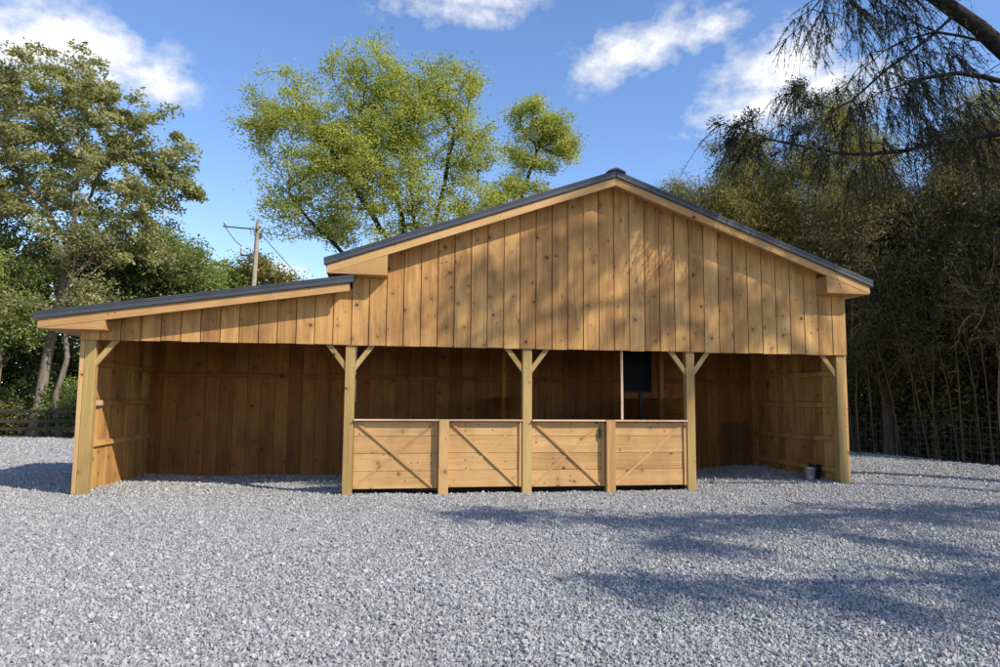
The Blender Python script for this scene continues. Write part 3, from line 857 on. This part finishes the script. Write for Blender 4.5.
tree('gnarled_tree', 'gnarled bare grey trunk between the tallest tree and the lean-to eave', 'tree',
     [(-12.6, 20.3, G), (-12.85, 20.3, 1.6), (-12.5, 20.3, 3.2), (-12.8, 20.3, 5.6), (-12.1, 20.4, 9)], [(-12.2, 20, 8.4, 1.8), (-11.6, 20, 5.6, 1.3), (-14.2, 19.6, 5.2, 1.2)], 130, 44, .25, (.15, .08), LEAF_OAK, BARK_OAK, .12, 13, wob=.2, gap=-.5)
und = [('understory_tree', 'bushy dark green tree right behind the left eave', [(-11.2, 24, G), (-11.0, 24, 6)], [(-11.2, 24, 6.6, 2.3), (-9.8, 24, 7.3, 1.8), (-12.7, 24, 5, 2.2)], LEAF_DARK, 330, 21),
       ('understory_tree', 'bright green young tree to the right of the tallest tree', [(-9.7, 26, G), (-9.6, 26, 7)], [(-9.6, 26, 8.2, 1.7), (-10.4, 26, 9.4, 1.1), (-8.4, 26, 7.3, 1.1), (-9.4, 26, 6, 1.8)], LEAF_MID, 300, 22),
       ('understory_tree', 'brownish green half bare tree behind the lean-to roof', [(-11.9, 25.5, G), (-11.9, 25.5, 7)], [(-11.9, 25.5, 8.2, 1.9), (-13.4, 25.5, 7.6, 1.9)], LEAF_CEDAR_GOLD, 230, 23),
       ('understory_tree', 'dense dark tree filling the gap at the left edge behind the fence', [(-17.6, 23, G), (-17.6, 23, 5)], [(-17.4, 23, 5.5, 2.6), (-15.8, 23, 7.4, 2.2), (-18.2, 23, 8.4, 2.4)], LEAF_DARK, 420, 24),
       ('understory_tree', 'low leafy tree with drooping boughs left of the rail fence posts', [(-16.4, 20.6, G), (-16.3, 20.6, 4)], [(-16.2, 20.4, 4.4, 1.5), (-17.4, 20.4, 3.4, 1.3)], LEAF_MID, 160, 25),
       ('understory_tree', 'tall dark tree outside the woods edge farthest to the left', [(-21.5, 23, G), (-21.5, 23, 9)], [(-21.5, 23, 10, 3), (-22, 23, 6, 2.8), (-20.2, 23, 12, 2)], LEAF_DARK, 420, 26)]
for nm, lb, tr, lo, lm, tp, sd in und:
    tree(nm, lb, 'tree', tr, lo, tp, 62, .33, (.17, .09), lm, BARK_DARK, .17, sd, 'understory trees in the left woods', gap=-.3)
bush = [(-17.8, 20.8, 1.5, 'wide dark bush under the leftmost trees behind the rail fence'), (-15.6, 21.3, 1.2, 'round dark bush between the leftmost trunks'),
        (-12.2, 21.0, 1.5, 'leafy bush between the gnarled trunk and the barn'), (-11.0, 20.6, 1.1, 'low bush half hidden by the lean-to wall'), (-14.3, 22.6, 1.9, 'tall dark bush right behind the tallest trunk')]
for i, (x, y, s, lb) in enumerate(bush):
    tree('bush', lb, 'bush', [(x, y, G), (x + .05, y, s * .8)], [(x, y, s * .75, s * .95), (x + s * .7, y, s * .5, s * .6), (x - s * .6, y - .1, s * .6, s * .6)], 130, 46, .22, (.12, .07), LEAF_DARK if i != 2 else LEAF_MID, BARK_DARK, .05, 40 + i, 'bushes behind the rail fence', stem='stem', crown='foliage', gap=-.6)

# --- far woodland masses
def woodland(name, boxes, per, lm, seed, leaf=(.32, .2)):
    r = np.random.default_rng(seed); C_ = []
    for x0, x1, y0, y1, h, k in boxes:
        p = np.stack([r.uniform(x0, x1, k), r.uniform(y0, y1, k), r.random(k) ** .8], -1)
        p[:, 2] *= h * (0.72 + .28 * np.sin(p[:, 0] * .9 + 1.2 * np.sin(p[:, 0] * .37)))
        C_.append(p)
    C_ = np.concatenate(C_)
    v, q, rn = foliage(C_, r, per, .5, leaf[0], leaf[1], .7)
    tag(link(name, mesh_np(name, v, q, rn), lm), kind='stuff')
woodland('woodland', [(-48, -7.5, 29, 35, 7.5, 1500), (-48, -16, 26, 30, 10, 900)], 34, LEAF_DARK, 61)
woodland('thicket', [(17.5, 34, 2, 20, 9.0, 2100), (13.8, 18, 12, 20, 10.0, 1100), (19.5, 30, -8, 2, 6.5, 700), (16.5, 22, 5.5, 12, 4.0, 700)], 60, LEAF_CEDAR, 62, (.2, .06))
for i, (x, y, h, s, lb) in enumerate([(-11.9, 50, 12.2, 1.6, 'small distant rounded tree to the left of the utility pole'), (-9.6, 50, 12.7, 1.7, 'small distant brownish tree directly behind the utility pole'), (-7.6, 52, 11.2, 1.5, 'lowest distant tree to the right of the utility pole'), (-14.5, 48, 11.5, 1.9, 'distant tree half hidden by the bright young tree')]):
    tree('distant_tree', lb, 'tree', [(x, y, G), (x, y, h)], [(x, y, h, s), (x + s * .8, y, h - 1.1, s * .9), (x - s * .9, y, h - 1.3, s), (x, y, h - 3, s * 1.3)], 150, 50, .38, (.26, .16), LEAF_MID if i != 1 else LEAF_CEDAR_GOLD, BARK_DARK, .16, 70 + i, 'distant trees beyond the utility pole', gap=-.5)

# --- middle trees behind the barn
tree('locust_tree', 'large airy yellow green tree with many dark limbs directly behind the barn roof', 'tree',
     [(2.0, 11, G), (1.95, 11, 3.4), (1.85, 11.0, 5.4), (1.5, 11, 7.8), (1.2, 11, 10.4)],
     [(-2.3, 11, 10.9, 1.75), (-.3, 11, 12.5, 1.4), (1.6, 10.8, 11.1, 2.0), (2.85, 11, 12.2, 1.2), (3.4, 11, 9.9, 1.15), (-2.1, 10.8, 8.5, 1.5), (0.05, 10.6, 9.0, 1.9), (2.5, 10.8, 8.0, 1.4),
      (-1.3, 11, 7.1, .9), (-3.45, 11, 10.4, .9), (-2.7, 11, 7.3, .9), (3.75, 11, 10.8, .8), (0.6, 12.2, 10.6, 1.9), (4.1, 11, 8.1, .9), (1.0, 11, 11.9, 1.0), (-1.2, 11, 9.6, 1.6), (1.2, 10.8, 7.2, 1.3), (-.6, 11, 7.6, 1.1)],
     1550, 58, .20, (.09, .048), LEAF_SPRING, BARK_NEAR, .19, 81, gap=.0, gs=2.3, flat=.6, step=.45, shell=2.3, r_tip=.0085, wob=.08, var=.6, pw=.55,
     limbs=[[(1.9, 11, 4.6), (.9, 11, 6.6), (-.8, 10.9, 9.0), (-2.2, 11, 11.2)], [(1.9, 11, 5.0), (1.0, 10.8, 8.0), (-.2, 11, 11.0)], [(1.9, 11, 5.2), (2.4, 10.9, 8.0), (2.9, 11, 11.0)], [(1.95, 11, 4.0), (0.0, 10.8, 5.6), (-1.7, 10.9, 7.2), (-2.7, 11, 8.4)], [(1.95, 11, 4.4), (3.0, 11, 6.6), (4.0, 11, 8.6)]])
tree('locust_tree', 'small airy yellow green tree peeking over the left roof slope beside the large one', 'tree',
     [(5.0, 13, G), (5.1, 13, 6), (5.6, 13, 9.2), (6.2, 13, 11)],
     [(6.05, 13, 12.1, 1.05), (7.0, 13, 11.75, .95), (5.6, 13, 10.7, .75), (7.5, 13, 11.0, .5), (5.2, 13, 9.5, .55), (6.6, 13, 10.6, .6), (6.2, 13, 9.4, .6), (4.9, 12.6, 9.0, .8)],
     360, 60, .19, (.09, .046), LEAF_SPRING, BARK_NEAR, .13, 82, gap=.05, gs=2.3, flat=.6, step=.45, shell=2.0, r_tip=.008, pw=.55)

# --- right: evergreens behind the wire fence
ced = [(14.0, 12.5, 12.2, 'tall golden green cedar rising right behind the right roof edge', LEAF_CEDAR_GOLD),
       (17.4, 11.0, 14.0, 'tallest gold tipped cedar behind the overhanging boughs', LEAF_CEDAR_GOLD),
       (16.6, 8.2, 9.6, 'dark cedar close behind the wire fence beside the barn', LEAF_CEDAR),
       (20.6, 8.0, 12.8, 'broad golden brown cedar near the right edge', LEAF_CEDAR_GOLD),
       (19.0, 4.0, 9.5, 'dark cedar hung with dead twigs at the right edge of the wire fence', LEAF_CEDAR),
       (22.8, 3.5, 11.5, 'outermost cedar on the right behind the fence', LEAF_CEDAR),
       (15.9, 14.8, 13.4, 'golden cedar standing in the gap between the two tall gold tipped cedars', LEAF_CEDAR_GOLD),
       (19.2, 6.8, 11.0, 'bushy brown green cedar filling the middle of the right hand thicket', LEAF_CEDAR),
       (13.2, 16.0, 11.6, 'smaller golden green cedar farthest back behind the right roof slope', LEAF_CEDAR_GOLD)]
def hang_twigs(c, r, L, ra):
    m = len(c); d = r.normal(0, .5, (m, 3)); d[:, 2] = r.normal(-.1, .35, m); d /= np.linalg.norm(d, axis=1, keepdims=True)
    P = [c]; out_ = []
    ln_ = L * np.exp(r.normal(0, .4, m))
    for q in range(5):
        d = d + np.array([0, 0, -.28]) + r.normal(0, .2, (m, 3)); d /= np.linalg.norm(d, axis=1, keepdims=True)
        P.append(P[-1] + d * (ln_ / 5)[:, None])
        out_.append(tubes(P[q], P[q + 1], np.full(m, ra * (1 - q * .15)), np.full(m, ra * (1 - (q + 1) * .15)), 3))
    for q in (1, 2, 3, 4):       # side twigs
        for _ in range(2):
            dd = d + r.normal(0, .7, (m, 3)); dd /= np.linalg.norm(dd, axis=1, keepdims=True)
            e_ = P[q] + dd * (ln_ * .22)[:, None]
            out_.append(tubes(P[q], e_, np.full(m, ra * .6), np.full(m, ra * .35), 3))
    return out_
for i, (x, y, h, lb, lm) in enumerate(ced):
    rt_ = np.random.default_rng(300 + i)
    kk = 120
    cpt = np.stack([x + rt_.normal(-.3, 1.5, kk), y - rt_.uniform(.2, 2.3, kk), rt_.uniform(2.6, min(h * .62, 6.8), kk)], -1)
    ext = hang_twigs(cpt, rt_, 1.3, .0065)
    lo = [(x, y, h * .9, 1.1), (x + .3, y, h * .76, 1.7), (x - .8, y - .3, h * .62, 1.8), (x + .9, y - .2, h * .60, 1.9), (x - .3, y - .5, h * .46, 2.3), (x + .4, y, h * .36, 2.0), (x + 1.2, y - .2, h * .8, 1.0), (x - 1.1, y, h * .74, 1.1), (x - 1.4, y - .2, h * .52, 1.5), (x + 1.5, y - .4, h * .48, 1.6)]
    tree('cedar_tree', lb, 'tree', [(x + .2, y, G), (x, y, h * .5), (x, y, h * .95)], lo, 900, 104, .30, (.16, .028), lm, BARK_TWIG, .2, 90 + i, 'cedars behind the wire fence', extra=ext, gap=-.22, gs=1.7, droop=.45, sag=.12, up=.2, tone=-.02)

# bare tangled shrubs and saplings in front of the cedars
sap = []
rs = np.random.default_rng(5)
for i in range(22):
    f = (i + rs.uniform(.1, .9)) / 22
    a_, b_ = (np.array((13.7, 10.9)), np.array((14.75, 7.6))) if f < .25 else (np.array((14.75, 7.6)), np.array((16.6, 2.0)))
    g_ = f / .25 if f < .25 else (f - .25) / .75
    p_ = a_ + (b_ - a_) * g_ + np.array((.95, .3)) * rs.uniform(.15, .9)
    sap.append((p_[0], p_[1], rs.uniform(3.6, 5.8), rs.normal(-.3, .4)))
for i, (x, y, h, lean) in enumerate(sap):
    tree('sapling', 'thin bare sapling pole standing in the shade behind the wire fence', 'sapling', [(x, y, G), (x + lean * .35, y, h * .45), (x + lean, y + .1, h)],
         [(x + lean, y, h * .95, .7), (x + lean * .7, y, h * .75, .6)], 16, 0, .1, (.1, .05), None, BARK_CEDAR, .027, 120 + i, 'thin saplings behind the wire fence', r_tip=.006, gap=-2)
bare = [((17.3, 4.6, G), [(17.2, 4.2, 5.0, 1.8), (16.4, 4.0, 4.0, 1.3), (18.2, 3.6, 6.2, 1.6)], 'pale leafless shrub arching over the wire fence at the right edge'),
        ((15.2, 7.6, G), [(14.7, 6.9, 3.7, 1.2), (14.2, 7.2, 2.9, .9), (15.6, 6.8, 4.4, 1.3)], 'brown leafless shrub beside the barn with drooping twigs'),
        ((16.4, 5.9, G), [(16.2, 5.5, 4.6, 1.5), (15.7, 5.6, 3.2, 1.0), (17.0, 5.0, 5.8, 1.4)], 'tangled leafless shrub midway along the wire fence')]
for i, (b, lo, lb) in enumerate(bare):
    tree('bare_shrub', lb, 'shrub', [b, (b[0] - .05, b[1], 1.6), (b[0] - .1, b[1] - .2, 3.2)], lo, 520, 14, .14, (.1, .022), LEAF_CEDAR, BARK_PALE if i == 0 else BARK_TWIG, .045, 140 + i, 'leafless shrubs along the wire fence', r_tip=.0045, gap=-2, wob=.12, up=.0, sag=.3, step=.3, stem='stem', crown='foliage')

# --- near tree leaning in from the right, with drooping boughs
def near_tree(name, label, trunk, lobes, tips, seed, rb, twigs=5, needles=16, tw_len=.75, tuft=None, group=None, limbs=(), pw=.72):
    r = np.random.default_rng(seed)
    root = empty(name, trunk[0], label, 'tree', group)
    tp = sample_lobes(lobes, tips, r, 2.0, -.5, 1.2)
    N_, par, w_, tid, ntr = grow(trunk, tp, r, .4, .05, .05, .02, limbs)
    parts = skin(N_, par, w_, rb, .008, ntr, pw)
    c = N_[tid]; base = np.array(trunk[-1])
    out = c - base; out[:, 2] *= .3; out /= np.linalg.norm(out, axis=1, keepdims=True) + 1e-6
    k = np.repeat(np.arange(len(c)), twigs); m = len(k)
    d = out[k] * .8 + r.normal(0, .45, (m, 3)); d[:, 2] -= .45; d /= np.linalg.norm(d, axis=1, keepdims=True)
    st = c[k] + r.normal(0, .06, (m, 3)); st = c[k]
    L = tw_len * np.exp(r.normal(0, .35, m))
    P = [st]
    for s in range(3):
        d = d + np.array([0, 0, -.22]) + r.normal(0, .14, (m, 3)); d /= np.linalg.norm(d, axis=1, keepdims=True)
        P.append(P[-1] + d * (L / 3)[:, None])
    for s, (ra, rb_) in enumerate(((.0062, .0052), (.0052, .004), (.004, .0025))):
        parts.append(tubes(P[s], P[s + 1], np.full(m, ra), np.full(m, rb_), 3))
    v, q = join_parts(parts); link('trunk', mesh_np('trunk', v, q, smooth=True), BARK_NEAR, root)
    # needles along the twigs
    ci = np.repeat(np.arange(m), needles); mm = len(ci); f = r.random(mm) * 3; s = np.minimum(f.astype(int), 2); f = (f - s)[:, None]
    PA = np.stack(P, 0)
    c0 = PA[s, ci] * (1 - f) + PA[s + 1, ci] * f
    dd = (PA[s + 1, ci] - PA[s, ci]); dd /= np.linalg.norm(dd, axis=1, keepdims=True) + 1e-6
    dd = dd * .8 + r.normal(0, .6, (mm, 3))
    V1, Q1 = leaf_quads(c0 + dd * .02, dd, r.normal(size=(mm, 3)), .085 * np.exp(r.normal(0, .3, mm)), np.full(mm, .013))
    rn = np.clip(r.random(mm), 0, 1)
    if tuft is not None:
        nn_ = N_[ntr:]; tc = nn_[tuft(nn_)]
        tc = tc + r.normal(0, .03, tc.shape)
        V2, Q2, r2 = foliage(tc, r, 70, .09, .062, .02, .8, .05)
        Q2 = Q2 + len(V1); V1 = np.concatenate([V1, V2]); Q1 = np.concatenate([Q1, Q2]); rn = np.concatenate([rn, r2])
    link('crown', mesh_np('crown', V1, Q1, rn), LEAF_NEAR, root)
    return root
near_tree('cedar_tree', 'big dark cedar leaning in at the upper right, its drooping boughs overhanging the gravel',
          [(14.8, -2.2, G), (14.2, -1.9, 4), (13.0, -1.4, 7.2), (11.5, -1.1, 8.75), (10.0, -1.0, 9.7), (8.5, -1.0, 11.0)],
          [(9.9, -1.1, 9.1, .9), (8.7, -1.1, 9.0, .9), (8.2, -1.0, 8.5, .5), (10.8, -1, 8.1, 1.0), (9.5, -1.0, 7.7, .9), (8.8, -1.0, 7.0, .5), (8.5, -1.0, 6.6, .5), (10.4, -1, 6.9, 1.0), (12, -.9, 7.2, 1.0),
           (10.6, -1.2, 11.6, 1.8), (12.6, -1.2, 6.0, 1.2), (13.6, -1.6, 8, 1.5), (12.4, -2.6, 11.5, 1.8), (7.6, -1.0, 6.35, .5), (6.9, -1.0, 6.2, .6), (6.45, -1.0, 6.4, .4), (8.2, -.9, 6.0, .5), (7.8, -1, 7.15, .45), (9.2, -.8, 6.1, .6)],
          760, 201, .36, 5, 22, .70, tuft=lambda p: (p[:, 0] < 8.3) & (p[:, 2] < 7.7),
          limbs=[[(12.0, -1.1, 8.6), (10.4, -1.1, 8.6), (9.4, -1, 8.0), (8.6, -1, 7.1)], [(12.8, -1.3, 7.6), (10.8, -1, 7.9), (9.3, -1, 7.3), (8.4, -1, 6.6)],
                 [(13.3, -1.5, 6.8), (11.5, -.9, 6.7), (9.4, -.9, 6.15), (8.0, -1, 6.1), (6.9, -1, 6.25), (6.3, -1, 6.55)], [(10.3, -1, 10.2), (9.4, -1.1, 9.7), (8.5, -1.1, 9.3), (7.9, -1, 8.6)], [(9.4, -.9, 6.3), (8.4, -1, 6.7), (7.6, -1, 7.3)]], pw=.8)
# trees beside and behind the photographer: their shade falls across the lot
near_tree('cedar_tree', 'tall dark cedar just outside the right of the picture, its boughs shading the gravel',
          [(22.0, -11.2, G), (21.4, -10.8, 5), (20.6, -10.3, 10), (19.6, -9.7, 15)],
          [(8.4, -8.0, 7.0, .7), (9.6, -8.4, 7.1, .8), (10.8, -9.0, 7.1, .8), (12.4, -9.0, 7.3, .9), (14.2, -8.9, 7.5, 1.0), (16, -9.3, 7.4, 1.0), (9.4, -11.9, 7.1, .6), (10.6, -12.4, 7.2, .75), (12.4, -12.5, 7.3, .8), (14.6, -11.9, 7.3, .8), (13, -10.6, 7.2, .7), (10.2, -10.2, 7.0, .6),
           (11.6, -9, 13.0, .55), (12.6, -9, 13.5, .6), (13.6, -9, 14.1, .6), (12.2, -9, 14.6, .6), (13.6, -9, 15.2, .7), (15.0, -9.1, 15.8, .7), (15.4, -9.1, 14.2, .6), (16.6, -9.2, 14.8, .7), (17.6, -9.2, 14.2, .6), (18.6, -9.4, 15.4, .8), (16.4, -9.3, 13.4, .5)],
          760, 202, .30, 7, 28, .7,
          limbs=[[(20.9, -10.5, 8), (17, -9.3, 7.6), (13, -9, 7.3), (10.4, -8.8, 7.1), (8.3, -8.0, 7.0)], [(21.2, -10.7, 6.5), (16.5, -11.8, 7.2), (12, -12.5, 7.3), (9.3, -11.9, 7.1)],
                 [(19.9, -9.9, 13.6), (17.2, -9.2, 14.6), (15.0, -9.1, 15.9), (13.4, -9, 15.2), (11.8, -9, 14.4)], [(20.2, -10, 12), (17.6, -9.3, 13.0), (15.4, -9.1, 14.3), (13.4, -9, 14.0), (11.3, -9, 12.8)],
                 [(19.7, -9.8, 14.6), (18.2, -9.4, 15.2), (16.8, -9.2, 15.9)]], pw=.62)

# ------------------------------------------------------------------ light, sky, clouds
SUN = Vector((1.1, -1.0, 1.2)).normalized()
sl = bpy.data.lights.new('sun', 'SUN'); sl.energy = 4.6; sl.angle = R(0.5); sl.color = (1.0, 0.93, 0.82)
so = bpy.data.objects.new('sun', sl); COL.objects.link(so); so.rotation_euler = (-SUN).to_track_quat('-Z', 'Y').to_euler(); so.location = SUN * 60
world = bpy.data.worlds.new('World'); scene.world = world; world.use_nodes = True
nt = world.node_tree; bg = nt.nodes['Background']
sky = nt.nodes.new('ShaderNodeTexSky'); sky.sky_type = 'NISHITA'; sky.sun_disc = False
sky.sun_elevation = math.asin(SUN.z); sky.sun_rotation = math.atan2(SUN.x, SUN.y)
sky.air_density = 1.0; sky.dust_density = 0.3; sky.ozone_density = 2.2; sky.altitude = 300
hs = nt.nodes.new('ShaderNodeHueSaturation'); hs.inputs['Saturation'].default_value = 1.15; hs.inputs['Value'].default_value = 1.34; nt.links.new(sky.outputs[0], hs.inputs['Color'])
dirv = nt.nodes.new('ShaderNodeTexCoord').outputs['Generated']
sp = nt.nodes.new('ShaderNodeSeparateXYZ'); nt.links.new(dirv, sp.inputs[0])
az = mth(nt, 'ARCTAN2', sp.outputs[0], sp.outputs[1]); el = mth(nt, 'ARCSINE', sp.outputs[2])
# (azimuth, elevation, half width, half height, tilt, weight)
CL = [(-.40, .412, .10, .038, -.06, 1.25), (-.47, .405, .11, .040, 0, 1.1), (-.315, .398, .05, .022, -.15, 1.1), (-.46, .447, .05, .012, 0, .6),
      (.37, .472, .085, .030, .18, 1.2), (.47, .488, .05, .018, .2, .9), (.30, .452, .03, .012, 0, .7), (.565, .432, .065, .040, 0, 1.35), (.525, .388, .07, .028, .1, 1.05), (.63, .40, .08, .035, 0, .85), (.50, .37, .06, .016, 0, .7),
      (.10, .525, .10, .018, 0, .75), (.13, .545, .08, .02, 0, .9), (.50, .51, .03, .01, .2, .4), (-.13, .172, .03, .012, 0, .9), (.45, .36, .03, .008, 0, .5),
      (1.3, .5, .25, .08, 0, 1.1), (-1.2, .45, .3, .08, 0, 1.1), (2.6, .6, .3, .1, 0, 1.0), (-2.4, .5, .35, .09, 0, 1.0)]
mask = None
for (a0, e0, ra, re_, tilt, wt) in CL:
    da = mth(nt, 'SUBTRACT', az, a0); de = mth(nt, 'SUBTRACT', el, e0)
    x_ = mth(nt, 'DIVIDE', da, ra); y_ = mth(nt, 'DIVIDE', mth(nt, 'SUBTRACT', de, mth(nt, 'MULTIPLY', da, tilt)), re_)
    d2 = mth(nt, 'ADD', mth(nt, 'MULTIPLY', x_, x_), mth(nt, 'MULTIPLY', y_, y_))
    g_ = mth(nt, 'MULTIPLY', mth(nt, 'EXPONENT', mth(nt, 'MULTIPLY', d2, -.9)), wt)
    mask = g_ if mask is None else mth(nt, 'MAXIMUM', mask, g_)
wp = noise(nt, dirv, 9, 3, .6)
n1 = noise(nt, vmath(nt, 'MULTIPLY', dirv, (1, 1, 1.4)), 15, 10, .66)
n2 = noise(nt, vmath(nt, 'MULTIPLY', dirv, (1, 1, 1.7)), 38, 6, .6)
nn = mth(nt, 'ADD', mth(nt, 'MULTIPLY', n1, .75), mth(nt, 'MULTIPLY', n2, .25))
dens = mth(nt, 'ADD', mask, mth(nt, 'MULTIPLY_ADD', nn, 3.6, -1.85))
dens = mth(nt, 'MULTIPLY', dens, mapr(nt, mask, .02, .25, 0, 1))
alpha = mapr(nt, dens, .06, 1.15, 0, .97)
shade = mapr(nt, dens, .5, 1.4, .80, 1.0)
cc = mixc(nt, 1.0, (7.4, 7.45, 7.6), comb(nt, shade, shade, shade), 'MULTIPLY')
skyc = mixc(nt, 1.0, hs.outputs[0], (1.14, 1.02, 1.05), 'MULTIPLY')
nt.links.new(mixc(nt, alpha, skyc, cc), bg.inputs['Color'])
bg.inputs['Strength'].default_value = 0.13

# ------------------------------------------------------------------ camera and view
cam = bpy.data.cameras.new('camera'); co = bpy.data.objects.new('camera', cam); COL.objects.link(co)
cam.sensor_width = 36; cam.lens = 699.5 / 1000 * 36; cam.clip_start = .05; cam.clip_end = 2000
yaw, pit, rol = .173, .095, .008
Fv = Vector((math.sin(yaw) * math.cos(pit), math.cos(yaw) * math.cos(pit), math.sin(pit)))
Rv = Vector((math.cos(yaw), -math.sin(yaw), 0)); Uv = Rv.cross(Fv)
R2 = Rv * math.cos(rol) + Uv * math.sin(rol); U2 = -Rv * math.sin(rol) + Uv * math.cos(rol)
from mathutils import Matrix
co.matrix_world = Matrix(((R2.x, U2.x, -Fv.x, .453), (R2.y, U2.y, -Fv.y, -12.027), (R2.z, U2.z, -Fv.z, 1.597), (0, 0, 0, 1)))
scene.camera = co
vs = scene.view_settings
vs.view_transform = 'Standard'; vs.look = 'None'; vs.gamma = 1; vs.use_curve_mapping = False; vs.exposure = 0.35
scene.render.engine = 'CYCLES'
scene.cycles.max_bounces = 8; scene.cycles.diffuse_bounces = 4; scene.cycles.transparent_max_bounces = 8
scene.cycles.use_denoising = True
